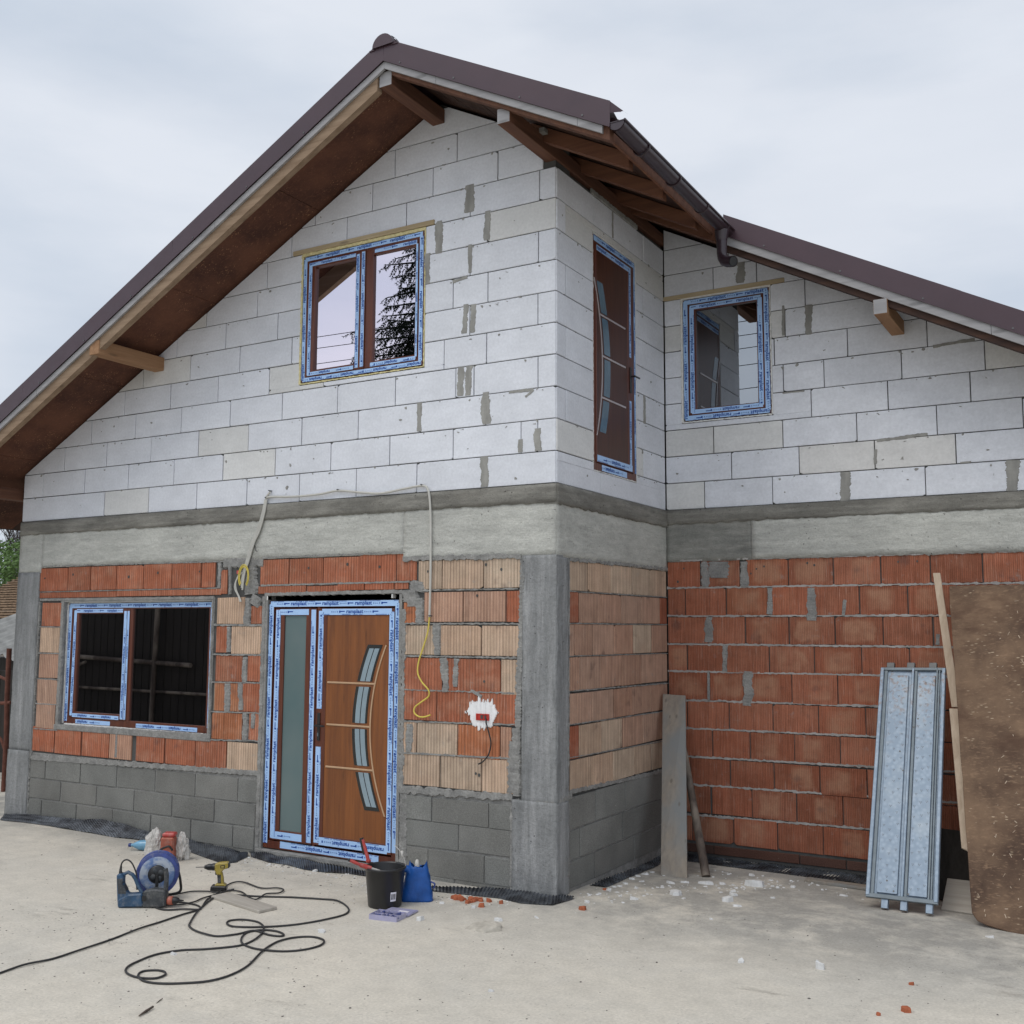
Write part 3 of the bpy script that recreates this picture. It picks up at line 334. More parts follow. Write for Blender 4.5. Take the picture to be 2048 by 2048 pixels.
# ------------------------------------------------------------------ mesh helpers
class MB:
    def __init__(s): s.v = []; s.f = []; s.mi = []; s.sm = []
    def add(s, vs, fs, mi=0, smooth=False):
        o = len(s.v); s.v += [tuple(v) for v in vs]; s.f += [tuple(i+o for i in f) for f in fs]; s.mi += [mi]*len(fs); s.sm += [smooth]*len(fs); return s
    def box(s, x0, x1, y0, y1, z0, z1, mi=0):
        vs = [(x, y, z) for x in (x0, x1) for y in (y0, y1) for z in (z0, z1)]
        return s.add(vs, [(0,1,3,2),(4,6,7,5),(0,4,5,1),(2,3,7,6),(0,2,6,4),(1,5,7,3)], mi)
    def prism(s, poly, d0, d1, mi=0):
        """polygon in (u, z), extruded in depth from d0 (front) to d1"""
        n = len(poly); vs = [(u, d0, z) for u, z in poly] + [(u, d1, z) for u, z in poly]
        fs = [tuple(range(n)), tuple(range(2*n-1, n-1, -1))] + [(i, i+n, (i+1) % n+n, (i+1) % n) for i in range(n)]
        return s.add(vs, fs, mi)
    def tube(s, pts, r, n=8, mi=0, caps=True, radii=None):
        pts = [Vector(p) for p in pts]; rings = []; up = None; vs = []
        for i, p in enumerate(pts):
            t = (pts[min(i+1, len(pts)-1)] - pts[max(i-1, 0)])
            t = t.normalized() if t.length > 1e-9 else Vector((0, 0, 1))
            if up is None: up = Vector((0, 0, 1)) if abs(t.z) < .9 else Vector((1, 0, 0))
            a = t.cross(up); a = a.normalized() if a.length > 1e-6 else t.orthogonal().normalized(); b = a.cross(t).normalized(); up = b
            q = radii[i] if radii else r
            for j in range(n):
                an = 2*math.pi*j/n; vs.append(p + (a*math.cos(an) + b*math.sin(an))*q)
        fs = [(i*n+j, i*n+(j+1) % n, (i+1)*n+(j+1) % n, (i+1)*n+j) for i in range(len(pts)-1) for j in range(n)]
        s.add(vs, fs, mi, True)
        if caps: s.add(vs[:n], [tuple(range(n-1, -1, -1))], mi); s.add(vs[-n:], [tuple(range(n))], mi)
        return s
    def lathe(s, prof, axis='z', n=24, c=(0,0,0), mi=0, sx=1, sy=1):
        vs = []
        for r_, h in prof:
            for j in range(n):
                a = 2*math.pi*j/n; p = (r_*math.cos(a)*sx, r_*math.sin(a)*sy, h)
                if axis == 'y': p = (p[0], p[2], p[1])
                if axis == 'x': p = (p[2], p[0], p[1])
                vs.append((p[0]+c[0], p[1]+c[1], p[2]+c[2]))
        m = len(prof)
        return s.add(vs, [(i*n+j, i*n+(j+1) % n, (i+1)*n+(j+1) % n, (i+1)*n+j) for i in range(m-1) for j in range(n)], mi, True)
    def xf(s, M4, start=0):
        s.v = s.v[:start] + [tuple(M4 @ Vector(v)) for v in s.v[start:]]; return s
    def build(s, name, mats, parent=None, loc=(0,0,0), rot=(0,0,0), color=None, bevel=0, recalc=True):
        me = bpy.data.meshes.new(name); me.from_pydata(s.v, [], s.f)
        if not isinstance(mats, (list, tuple)): mats = [mats]
        for m in mats: me.materials.append(MAT[m])
        me.polygons.foreach_set('material_index', s.mi); me.polygons.foreach_set('use_smooth', s.sm)
        if recalc:
            bm = bmesh.new(); bm.from_mesh(me); bmesh.ops.recalc_face_normals(bm, faces=bm.faces)
            if bevel:
                es = [e for e in bm.edges if len(e.link_faces) == 2 and e.calc_face_angle(0) > .5]
                bmesh.ops.bevel(bm, geom=es, offset=bevel, segments=1, affect='EDGES', clamp_overlap=True)
            bm.to_mesh(me); bm.free()
        me.update()
        o = bpy.data.objects.new(name, me); COL.objects.link(o); o.location = loc; o.rotation_euler = rot
        if parent: o.parent = parent
        if color: o.color = tuple(color) + (1,)
        return o
def tag(o, label, cat=None, group=None, kind=None):
    if label: o['label'] = label
    if cat: o['category'] = cat
    if group: o['group'] = group
    if kind: o['kind'] = kind
    return o
def empty(name, label, cat, loc=(0,0,0), rz=0, group=None):
    o = bpy.data.objects.new(name, None); COL.objects.link(o); o.location = loc; o.rotation_euler = (0, 0, rz); o.empty_display_size = .1
    return tag(o, label, cat, group)
def nz(x, y=0, z=0): return noise.noise(Vector((x, y, z)))
def clip(poly, a, b, c):
    """keep the side a*u + b*z <= c"""
    outp = []
    for i in range(len(poly)):
        p, q = poly[i], poly[(i+1) % len(poly)]; fp = a*p[0]+b*p[1]-c; fq = a*q[0]+b*q[1]-c
        if fp <= 0: outp.append(p)
        if fp*fq < 0: t = fp/(fp-fq); outp.append((p[0]+(q[0]-p[0])*t, p[1]+(q[1]-p[1])*t))
    return outp
def area(p): return abs(sum(p[i][0]*p[(i+1) % len(p)][1]-p[(i+1) % len(p)][0]*p[i][1] for i in range(len(p)))/2) if len(p) > 2 else 0
def gh(x, y):
    s = max(0.0, min(1.0, (y-.2)/1.6)); s = s*s*(3-2*s)*max(0, min(1, (x+.3)/.3))
    return -.10 - .055*s + .006*nz(x*1.3, y*1.3) + .003*nz(x*5, y*5, 3)

# ------------------------------------------------------------------ ground
mb = MB()
def axis_pts(c, lo, hi, near, st):
    pts = [c-near+i*st for i in range(int(2*near/st)+1)]; d = st
    a = pts[0]; b = pts[-1]; l = []; r = []
    while a > lo: d *= 1.5; a -= d; l.append(a)
    d = st
    while b < hi: d *= 1.5; b += d; r.append(b)
    return l[::-1]+pts+r
xs = axis_pts(-.5, -300, 300, 6.5, .14); ys = axis_pts(-2.2, -300, 300, 4.6, .14)
vs = [(x, y, gh(x, y) if abs(x) < 12 and abs(y) < 12 else -.12) for x in xs for y in ys]; ny = len(ys)
mb.add(vs, [(i*ny+j, (i+1)*ny+j, (i+1)*ny+j+1, i*ny+j+1) for i in range(len(xs)-1) for j in range(ny-1)], 0, True)
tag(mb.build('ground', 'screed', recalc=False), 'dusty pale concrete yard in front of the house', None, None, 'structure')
# ------------------------------------------------------------------ the house
house = empty('unfinished_house', 'unplastered two storey house of white, red and grey blocks under a dark brown metal roof', 'house', (0, 0, 0))
XR, SL = -1.11, .525                       # ridge line, roof slope
YC = 2.1643                                # plane of the set-back wall
WL = -6.43                                 # left end of the gable wall
def roofz(x, off): return off - SL*abs(x-XR)
WALLS = {}
def core(name, label, u0, u1, z0, z1, holes, clips, loc, rot, d0=.013, d1=.25):
    us = sorted({u0, u1} | {h[0] for h in holes} | {h[1] for h in holes}); zs = sorted({z0, z1} | {h[2] for h in holes} | {h[3] for h in holes})
    mb = MB()
    for a, b in zip(us, us[1:]):
        for c_, d_ in zip(zs, zs[1:]):
            mu, mz = (a+b)/2, (c_+d_)/2
            if any(h[0] < mu < h[1] and h[2] < mz < h[3] for h in holes): continue
            p = [(a, c_), (b, c_), (b, d_), (a, d_)]
            for cl in clips: p = clip(p, *cl)
            if area(p) > 1e-4: mb.prism(p, d0, d1)
    o = mb.build(name, 'core', house, loc, rot); o['label'] = label; return o
roofclips = lambda off: [(SL, 1, off+SL*XR), (-SL, 1, off-SL*XR)]
W1 = (-5.67, -3.585, .862, 2.10); W2 = (-2.595, -1.235, 3.985, 5.20); DR = (-2.915, -1.44, -.09, 2.135); W3 = (.165, 1.03, 3.745, 4.965); DB = (.64, 1.51, 3.12, 5.14)
WALLS['A'] = core('wall', 'front gable wall', WL, -.014, -.16, 6.3, [W1, W2, DR], roofclips(6.24), (0,0,0), (0,0,0))
WALLS['B'] = core('wall', 'side wall facing right', .014, YC, -.2, 5.47, [DB], [], (0,0,0), (0,0,math.pi/2))
WALLS['C'] = core('wall', 'set-back wall on the right', .0, 4.6, -.19, 6.3, [W3], roofclips(6.24), (0,YC,0), (0,0,0), .013, .25)
HOLES = {'A': [W1, W2, DR], 'B': [DB], 'C': [W3]}
OCC = {'A': [], 'B': [], 'C': []}
def inset(poly, k):
    cx = sum(p[0] for p in poly)/len(poly); cz = sum(p[1] for p in poly)/len(poly); r_ = []
    n = len(poly)
    for i in range(n):
        p = Vector(poly[i]); a = (Vector(poly[i-1])-p); b = (Vector(poly[(i+1) % n])-p)
        if a.length < 1e-6 or b.length < 1e-6: r_.append(tuple(p)); continue
        bis = (a.normalized()+b.normalized())
        bis = bis.normalized() if bis.length > .05 else (Vector((cx, cz))-p).normalized()
        if bis.dot(Vector((cx, cz))-p) < 0: bis = -bis
        r_.append(tuple(p+bis*min(k*1.4, .3*min(a.length, b.length))))
    return r_
def piece(w, name, mat, polys, d0, color, parent=None, ch=.003, depth=.07):
    allp = [p for q in polys for p in q]; cu = (min(p[0] for p in allp)+max(p[0] for p in allp))/2; cz = (min(p[1] for p in allp)+max(p[1] for p in allp))/2
    mb = MB()
    for q in polys:
        q = [(p[0]-cu, p[1]-cz) for p in q]; n = len(q); f = inset(q, ch)
        tl = [rng.uniform(-.0012, .0012) for _ in range(3)]
        vs = [(p[0], tl[0]+p[0]*tl[1], p[1]) for p in f]+[(p[0], ch, p[1]) for p in q]+[(p[0], depth, p[1]) for p in q]
        mb.add(vs, [tuple(range(n))]+[(i, i+n, (i+1) % n+n, (i+1) % n) for i in range(n)]+[(i+n, i+2*n, (i+1) % n+2*n, (i+1) % n+n) for i in range(n)])
    return mb.build(name, mat, parent or WALLS[w], (cu, d0, cz), color=color)
def around(poly_rect, holes):
    u0, z0, u1, z1 = poly_rect; res = [poly_rect]
    for h in holes:
        nr = []
        for (a, c_, b, d_) in res:
            if b <= h[0] or a >= h[1] or d_ <= h[2] or c_ >= h[3]: nr.append((a, c_, b, d_)); continue
            lo = c_; hi = d_
            if c_ < h[2]: nr.append((a, c_, b, h[2])); lo = h[2]
            if d_ > h[3]: nr.append((a, h[3], b, d_)); hi = h[3]
            if a < h[0]: nr.append((a, lo, h[0], hi))
            if b > h[1]: nr.append((h[1], lo, b, hi))
        res = nr
    return res
# --- aerated blocks
Z0 = 2.944
def aac_rows(w, data, lo, hi, nrows, clips_for):
    for k_ in range(nrows):
        js = [lo]+sorted(data.get(k_, []))+[hi]
        while w == 'C' and js[-1]-js[-2] > .7: js.insert(-1, js[-2]+.64)
        for a, b in zip(js, js[1:]):
            if b-a < .03: continue
            j = .0040
            base = (a+j, Z0+.25*k_+.0034+rng.uniform(0, .0016), b-j+rng.uniform(-.001, .001), Z0+.25*(k_+1)-.0030-rng.uniform(0, .0012))
            polys = []
            for r_ in around(base, HOLES[w]):
                if r_[2]-r_[0] < .012 or r_[3]-r_[1] < .012: continue
                p = [(r_[0], r_[1]), (r_[2], r_[1]), (r_[2], r_[3]), (r_[0], r_[3])]
                for cl in clips_for(k_): p = clip(p, *cl)
                if area(p) < .0008: continue
                if rng.random() < .8 and len(p) == 4 and abs(area(p)-(r_[2]-r_[0])*(r_[3]-r_[1])) < 1e-5:      # a chipped corner
                    i = rng.randrange(4); s_ = rng.uniform(.006, .030); t_ = rng.uniform(.005, .018)
                    q = p[i]; sx = 1 if q[0] > sum(v[0] for v in p)/4 else -1; sz = 1 if q[1] > sum(v[1] for v in p)/4 else -1
                    A_, B_ = sx/s_, sz/t_; p = clip(p, A_, B_, A_*q[0]+B_*q[1]-1)
                polys.append(p)
            if not polys: continue
            t = rng.random(); g = rng.uniform(.67, .73)
            col = (g*.96, g*.985, g*1.045) if t < .9 else (g*.92, g*.92, g*.905)
            if w == 'C' and k_ in (1,) and 1.0 < (a+b)/2 < 2.6: col = (g*.90, g*.89, g*.87)
            for pl in polys: piece(w, 'aac_block', 'aac', [pl], rng.uniform(-.0015, .0015), col)
aac_rows('A', AAC_A, WL, -.004, 13, lambda k_: roofclips(6.235)+([(1, 0, -.12)] if k_ == 10 else []))
aac_rows('B', AAC_B, .006, YC-.004, 10, lambda k_: [(0, 1, 5.455)])
aac_rows('C', AAC_C, .004, 4.6, 13, lambda k_: roofclips(6.235))
# --- clay and cinder blocks
RED = {'r': ((.315, .112, .066), .13), 'c': ((.50, .37, .27), .10), 'p': ((.43, .265, .19), .10), 'o': ((.40, .16, .082), .10), 'x': ((.180, .180, .168), .10), 'd': ((.085, .045, .035), .1)}
REDC = {'r': ((.315, .118, .070), .20), 'o': ((.35, .125, .068), .12), 'd': ((.085, .045, .035), .1)}
extra = {}
for b_ in BRICKS:
    if b_[0] == 'C' and (b_[1], round(b_[4], 1)) and b_[5] > 2.6:
        k_ = round(b_[6]*4) if b_[1] == 'k' else -9
        if k_ not in extra or b_[5] > extra[k_][5]: extra[k_] = b_
for b_ in extra.values():                                # the courses run on past the picture
    u_ = b_[5]+.004
    while u_ < 4.55: u2 = min(u_+.38, 4.6); BRICKS.append(('C', b_[1], b_[2], u_, b_[4]+.006*(u_-b_[5]), u2-.004, b_[6]+.006*(u_-b_[5]))); u_ = u2
for (w, kind, c_, u0, zb, u1, zt) in BRICKS:
    base, var = (REDC if w == 'C' else RED)[c_]
    if w == 'B' and u1 > 2.0: u1 = YC-.006
    if w == 'C' and u0 < .115: u0 = .008
    f = 1+rng.uniform(-var, var); hu = rng.uniform(-.06, .06)*(.2 if kind == 'b' else 1); col = (base[0]*f, base[1]*f*(1+hu), base[2]*f*(1+hu*1.5))
    if w == 'A' and c_ == 'r': col = (col[0]*1.12, col[1]*1.15, col[2]*1.12)
    name = {'k': 'clay_brick', 't': 'clay_lintel', 'b': 'concrete_block'}[kind]; mat = {'k': 'clay', 't': 'clay', 'b': 'cinder'}[kind]
    if w == 'C' and kind != 'b': mat = 'clay_fine'
    if c_ == 'd': mat = 'cinder'
    gap = .002 if kind == 'b' else .0012
    j = [rng.uniform(-.0025, .0025) for _ in range(4)]
    poly = [(u0+gap, zb+gap+j[0]), (u1-gap, zb+gap+j[1]), (u1-gap, zt-gap+j[2]), (u0+gap, zt-gap+j[3])]
    if kind == 'k' and rng.random() < .55:
        ci = rng.randrange(4); q = poly[ci]; sx = 1 if ci in (1, 2) else -1; sz = 1 if ci > 1 else -1; A_, B_ = sx/rng.uniform(.008, .035), sz/rng.uniform(.006, .022); poly = clip(poly, A_, B_, A_*q[0]+B_*q[1]-1)
    polys = [poly]
    for h in HOLES[w]:
        for p in polys: 
            if u0 < h[0] < u1 and zt > h[2]+.02 and zb < h[3]-.02: polys = [clip(p, 1, 0, h[0])]
            elif u0 < h[1] < u1 and zt > h[2]+.02 and zb < h[3]-.02: polys = [clip(p, -1, 0, -h[1])]
    piece(w, name, mat, polys, rng.uniform(-.003, .002), col, ch=.0035)
# rows continue to the right behind the leaning boards, and on past the picture
# --- ragged mortar
def ragged(mb, p0, p1, wd, amp, h, step=.02, seed=0, taper=0, mi=0, d_back=.012, base=0.0):
    p0 = Vector(p0); p1 = Vector(p1); Ln = (p1-p0).length; n = max(2, int(Ln/step)); t = (p1-p0).normalized(); nn = Vector((-t.y, t.x))
    vs = []
    for i in range(n+1):
        s_ = i/n; q = p0+(p1-p0)*s_; e = 1.0
        dd = s_*Ln
        if taper:
            e = 1.0-.35*max(0, 1-min(s_*Ln, (1-s_)*Ln*.8)/.02)*abs(nz(seed*3.3))
            a = wd*(.46+.22*nz(dd*9, seed*7.3)+.16*nz(dd*34, seed*3.1)+.10*nz(dd*110, seed))*e; b = wd*(.46+.26*nz(dd*8+9, seed*5.7)+.16*nz(dd*30, seed*2.3+9)+.10*nz(dd*105, seed+4))*e
        else: a = (wd/2+amp*nz(i*.55, seed*7.3)+amp*.7*nz(i*1.9, seed*3.1+5))*e; b = (wd/2+amp*nz(i*.5+50, seed*5.7)+amp*.7*nz(i*2.1, seed*2.3+9))*e
        a = max(a, .0015); b = max(b, .0015); hh = base-h*(.55+.6*abs(nz(i*.8, seed+20)))
        A_ = q+nn*a; B_ = q-nn*b; A2 = q+nn*a*.72; B2 = q-nn*b*.72
        vs += [(A_.x, d_back, A_.y), (A2.x, hh, A2.y), (B2.x, hh, B2.y), (B_.x, d_back, B_.y)]
    fs = []
    for i in range(n):
        o = i*4; fs += [(o, o+1, o+5, o+4), (o+1, o+2, o+6, o+5), (o+2, o+3, o+7, o+6)]
    fs += [(0, 1, 2, 3), (4*n+3, 4*n+2, 4*n+1, 4*n)]
    mb.add(vs, fs, mi, False)
def joints(w, rows, mat='mortar'):
    mb = MB()
    for i, (u0, u1, z0, z1, wd, amp, h) in enumerate(rows): ragged(mb, (u0, z0), (u1, z1), wd, amp, h, .016, i+ord(w)*3)
    o = mb.build('mortar_joint', mat, WALLS[w]); o['kind'] = 'stuff'; return o
rowsets = {'A': [], 'B': [], 'C': []}
joints('C', [(0.0, 4.58, z, z+dz, .021, .012, .0025) for z, dz in ((2.223, -.005), (1.968, -.003), (1.711, .005), (1.466, .02), (1.207, .036), (.958, .04), (.707, .05), (.462, .06), (.197, .07))]+[(0, 4.55, 2.472, 2.465, .02, .012, .010)], 'mortar_light')
joints('B', [(.17, YC, z0, z1, wd, .007, .006) for z0, z1, wd in ((2.133, 2.138, .010), (1.887, 1.888, .009), (1.64, 1.624, .008), (1.377, 1.354, .010), (1.128, 1.105, .009), (.883, .842, .009))]+[(.2, YC, .63, .576, .035, .014, .010), (.20, YC, 2.375, 2.40, .028, .016, .016)])
joints('A', [(-1.42, -.33, 2.149, 2.149, .014, .008, .007), (-1.44, -.32, 1.882, 1.882, .014, .009, .007), (-1.44, -.34, 1.622, 1.624, .017, .010, .008), (-1.44, -.36, 1.353, 1.36, .013, .008, .006), (-1.44, -.36, 1.10, 1.125, .014, .008, .006), (-1.44, -.36, .852, .872, .018, .009, .008),
             (-3.55, -2.94, 1.866, 1.864, .02, .008, .006), (-3.55, -2.94, 1.598, 1.604, .016, .008, .006), (-3.55, -2.94, 1.35, 1.36, .014, .007, .006), (-3.55, -2.94, 1.085, 1.098, .014, .007, .006), (-3.55, -2.94, .835, .857, .016, .008, .006),
             (-6.05, -5.68, 1.841, 1.841, .012, .006, .006), (-6.05, -5.68, 1.573, 1.573, .014, .007, .006), (-6.05, -5.68, 1.312, 1.312, .012, .006, .006), (-6.05, -5.68, 1.062, 1.062, .012, .006, .006), (-6.05, -5.68, .808, .81, .014, .006, .006),
             (-6.06, -3.5, 2.2, 2.203, .010, .005, .004), (-2.98, -1.35, 2.217, 2.222, .018, .006, .007)])
mb = MB()                                                # broad mortar bands over the grey blocks, rough lips under the beam
ragged(mb, (-6.06, .515), (-2.93, .582), .055, .016, .012, .02, 3); ragged(mb, (-1.43, .565), (-.37, .585), .06, .022, .014, .02, 5)
ragged(mb, (-6.05, 2.466), (-3.45, 2.444), .014, .010, .010, .010, 7); ragged(mb, (-2.98, 2.462), (-1.40, 2.462), .014, .010, .010, .010, 8); ragged(mb, (-3.50, 2.44), (-3.50, 2.20), .045, .014, .004, .012, 31); ragged(mb, (-4.795, .83), (-4.795, .60), .035, .010, .003, .012, 32); ragged(mb, (-1.42, 2.41), (-.30, 2.395), .045, .022, .018, .015, 9)
ragged(mb, (-3.45, 2.43), (-2.96, 2.43), .10, .02, .008, .015, 10); ragged(mb, (-1.405, 2.0), (-1.405, .55), .05, .022, .008, .015, 12); ragged(mb, (-1.38, .55), (-1.38, -.08), .09, .02, .006, .015, 13)
ragged(mb, (-2.935, 2.12), (-2.935, -.12), .05, .012, .010, .02, 14); ragged(mb, (-5.69, 2.1), (-5.69, .84), .055, .01, .008, .02, 15); ragged(mb, (-5.72, .842), (-3.54, .862), .05, .006, .010, .02, 16)
ragged(mb, (-6.06, 2.12), (-3.56, 2.115), .03, .005, .006, .02, 17); ragged(mb, (-3.57, 2.1), (-3.57, .86), .026, .008, .006, .02, 18); ragged(mb, (-2.93, 2.137), (-1.36, 2.142), .035, .008, .009, .02, 19)
ragged(mb, (-1.33, 2.02), (-1.33, 2.15), .12, .02, .012, .015, 21)
o = mb.build('mortar_band', 'mortar', WALLS['A']); o['kind'] = 'stuff'
sm_groups = {'A': 0, 'B': 0, 'C': 0}
for i, (w, ua, za, ub, zb, wd) in enumerate(SMEAR):
    mb = MB(); cu, cz = (ua+ub)/2, (za+zb)/2
    grey = max(za, zb) < 2.5
    ragged(mb, (ua-cu, za-cz), (ub-cu, zb-cz), wd*1.12, wd*.26, .004 if not grey else .007, .006, i+40, taper=1.2)
    mb.build('mortar_patch', 'mortar' if grey else 'smear', WALLS[w], (cu, -.002, cz))
# small scattered mortar dabs and holes on the white blocks
def dab(mb, u, z, s_, seed):
    n = rng.randint(5, 8); a0 = rng.uniform(0, 6.28); st = rng.uniform(.3, 1.0); an = rng.uniform(-.6, .6)
    pts = []
    for i in range(n):
        a = a0+i*2*math.pi/n; q = s_*rng.uniform(.4, 1); x, y = math.cos(a)*q, math.sin(a)*q*st
        pts.append((u+x*math.cos(an)-y*math.sin(an), z+x*math.sin(an)+y*math.cos(an)))
    cu, cz = u, z; ii = inset(pts, s_*.15); m = len(pts)
    mb.add([(p[0], -.0045, p[1]) for p in ii]+[(p[0], .004, p[1]) for p in pts], [tuple(range(m))]+[(i, i+m, (i+1) % m+m, (i+1) % m) for i in range(m)])
for w, (a, b, z0, z1, n) in {'A': (-6.3, -.05, 2.98, 6.0, 320), 'B': (.03, 2.1, 2.98, 5.4, 90), 'C': (.05, 3.2, 2.98, 5.2, 130)}.items():
    mb = MB()
    for i in range(n):
        u = rng.uniform(a, b); k_ = int(rng.uniform(z0, z1)/.25); z = Z0-.25*11+.25*k_ - rng.choice([.004, .012, .02, .03, rng.uniform(.02, .2)])
        if z < 2.97 or z > roofz(u if w != 'B' else 0, 6.18) or any(h[0]-.03 < u < h[1]+.03 and h[2]-.03 < z < h[3]+.03 for h in HOLES[w]) or (w == 'B' and z > 5.4): continue
        dab(mb, u, z, rng.uniform(.005, .024), i)
    o = mb.build('mortar_speckle', 'smear', WALLS[w]); o['kind'] = 'stuff'
# holes in the clay bricks
mb = MB()
for (u, z) in ((-6.0, 2.34), (-5.55, 2.37), (-4.72, 2.33), (-4.31, 2.36), (-3.75, 2.36), (-2.43, 2.36), (-2.0, 2.38), (-1.66, 2.35), (-1.17, 2.30), (-.62, 2.34), (-.48, 2.30), (-.70, 2.10), (-.63, 1.44), (-.70, .74), (-.67, .73)):
    s_ = rng.uniform(.008, .012); mb.prism([(u+s_*math.cos(a), z+s_*1.3*math.sin(a)) for a in (0, 1, 2, 3, 4, 5.2)], -.0045, .002)
mb.build('vent_hole', 'core', WALLS['A'])['kind'] = 'stuff'
mb = MB()
for (u, z) in ((.11, 2.28), (.17, 2.40), (.85, 2.38), (.92, 2.40), (.80, 2.34), (1.30, 2.42), (1.36, 2.40), (2.05, 2.41), (2.2, 2.41)):
    s_ = rng.uniform(.007, .010); mb.prism([(u+s_*math.cos(a), z+s_*1.3*math.sin(a)) for a in (0, 1, 2, 3, 4, 5.2)], -.0045, .002)
mb.build('vent_hole', 'core', WALLS['C'])['kind'] = 'stuff'
for w_, (a, b, z1, hs) in {'A': (-6.1, -.34, .57, [DR]), 'B': (.18, YC-.003, .57, [])}.items():
    mb = MB()
    for (x0_, x1_) in ([(a, b)] if not hs else [(a, hs[0][0]), (hs[0][1], b)]): mb.box(x0_, x1_, .0085, .0128, -.155, z1)
    mb.build('mortar_bed', 'mortar', WALLS[w_])
# --- beams and columns of concrete
def rough(name, mat, parent, u0, u1, d0, d1, z0, z1, amp=.003, st=.05, edge=.0, bottom=None, lab=None):
    nu = max(2, int((u1-u0)/st)); nzz = max(2, int((z1-z0)/st)); mb = MB(); vs = []
    for i in range(nu+1):
        for j in range(nzz+1):
            u = u0+(u1-u0)*i/nu; z = z0+(z1-z0)*j/nzz
            if j == 0: z += edge*nz(u*14, 3, z0)*(1.0)+edge*.6*nz(u*40, 8, z0)
            d = d0+amp*nz(u*5, z*5, 1.7)+amp*.6*nz(u*19, z*19, 4)
            if j == 0 and 'haunch' not in name and z0 < 2.3: d += amp*1.5
            vs.append((u, d, z))
    f = lambda i, j: i*(nzz+1)+j
    fs = [(f(i, j), f(i+1, j), f(i+1, j+1), f(i, j+1)) for i in range(nu) for j in range(nzz)]; n0 = len(vs)
    mb.add(vs, fs, 0, True)
    b = len(mb.v); rim = [f(i, 0) for i in range(nu+1)]+[f(nu, j) for j in range(1, nzz+1)]+[f(i, nzz) for i in range(nu-1, -1, -1)]+[f(0, j) for j in range(nzz-1, 0, -1)]
    vv = [(mb.v[i][0], d1, mb.v[i][2]) for i in rim]; m = len(rim)
    mb.v += vv; mb.f += [(rim[i], b+i, b+(i+1) % m, rim[(i+1) % m]) for i in range(m)]; mb.mi += [0]*m; mb.sm += [False]*m
    o = mb.build(name, mat, parent, recalc=False)
    if lab: o['label'] = lab
    return o
rough('ring_beam', 'beam_concrete', WALLS['A'], -6.064, -1.416, -.004, .1, 2.452, 2.835, .003, .05, .006)
rough('ring_beam', 'beam_concrete', WALLS['A'], -1.416, .0, -.004, .1, 2.392, 2.835, .003, .05, .010)
rough('ring_beam', 'beam_concrete', WALLS['A'], WL-.002, -6.064, -.004, .1, 2.395, 2.835, .003, .05, .004)
rough('beam_haunch', 'column_concrete', WALLS['A'], -3.44, -2.985, -.002, .1, 2.40, 2.456, .004, .03, .02)
rough('slab_edge', 'band_concrete', WALLS['A'], WL-.004, .008, -.014, .1, 2.80, 2.941, .006, .03, .012)
rough('ring_beam', 'beam_concrete', WALLS['B'], 0.0, YC+.01, -.004, .1, 2.38, 2.82, .003, .05, .012)
rough('slab_edge', 'band_concrete', WALLS['B'], -.008, YC+.012, -.014, .1, 2.785, 2.941, .006, .03, .012)
rough('ring_beam', 'board_concrete', WALLS['C'], 0.0, .82, -.006, .1, 2.462, 2.84, .004, .04, .006)
rough('ring_beam', 'beam_concrete', WALLS['C'], .815, 4.6, -.012, .1, 2.468, 2.84, .003, .05, .014)
rough('slab_edge', 'band_concrete', WALLS['C'], 0.0, 4.6, -.018, .1, 2.81, 2.941, .006, .03, .012)
# corner columns
rough('concrete_column', 'column_concrete', WALLS['A'], -.290, .006, -.008, .1, .56, 2.40, .007, .02, .0)
rough('concrete_column', 'column_concrete', WALLS['B'], -.006, .19, -.006, .1, .56, 2.385, .007, .02, .0)
rough('concrete_column', 'column_concrete', WALLS['A'], -.37, .012, -.016, .1, -.13, .575, .007, .02, .01)
rough('concrete_column', 'column_concrete', WALLS['B'], -.012, .185, -.012, .1, -.13, .57, .007, .02, .01)
rough('concrete_column', 'column_concrete', WALLS['A'], WL-.004, -6.075, -.008, .1, .57, 2.405, .004, .05, .0)
rough('concrete_column', 'column_concrete', WALLS['A'], WL-.008, -6.09, -.016, .1, -.12, .58, .005, .04, .01)
mb = MB(); ragged(mb, (-.292, 2.4), (-.335, .6), .05, .022, .010, .009, 61); ragged(mb, (-.315, 1.7), (-.345, .6), .06, .022, .010, .009, 69); ragged(mb, (-.375, .55), (-.375, -.08), .035, .008, .016, .015, 62); ragged(mb, (-6.065, 2.1), (-6.08, .5), .03, .008, .004, .015, 63); ragged(mb, (-6.10, .58), (-6.09, -.1), .05, .018, .012, .015, 64)
ragged(mb, (-.36, 1.0), (-.365, .62), .12, .025, .012, .015, 65); ragged(mb, (-.36, .55), (.0, .575), .05, .02, .016, .012, 66)
mb.build('mortar_band', 'mortar', WALLS['A'])['kind'] = 'stuff'
mb = MB(); ragged(mb, (.20, 2.38), (.18, .6), .03, .012, .010, .015, 71); ragged(mb, (.19, .55), (.175, -.1), .028, .007, .014, .015, 72); ragged(mb, (0.02, .58), (.24, .60), .05, .018, .013, .012, 73)
mb.build('mortar_band', 'mortar', WALLS['B'])['kind'] = 'stuff'
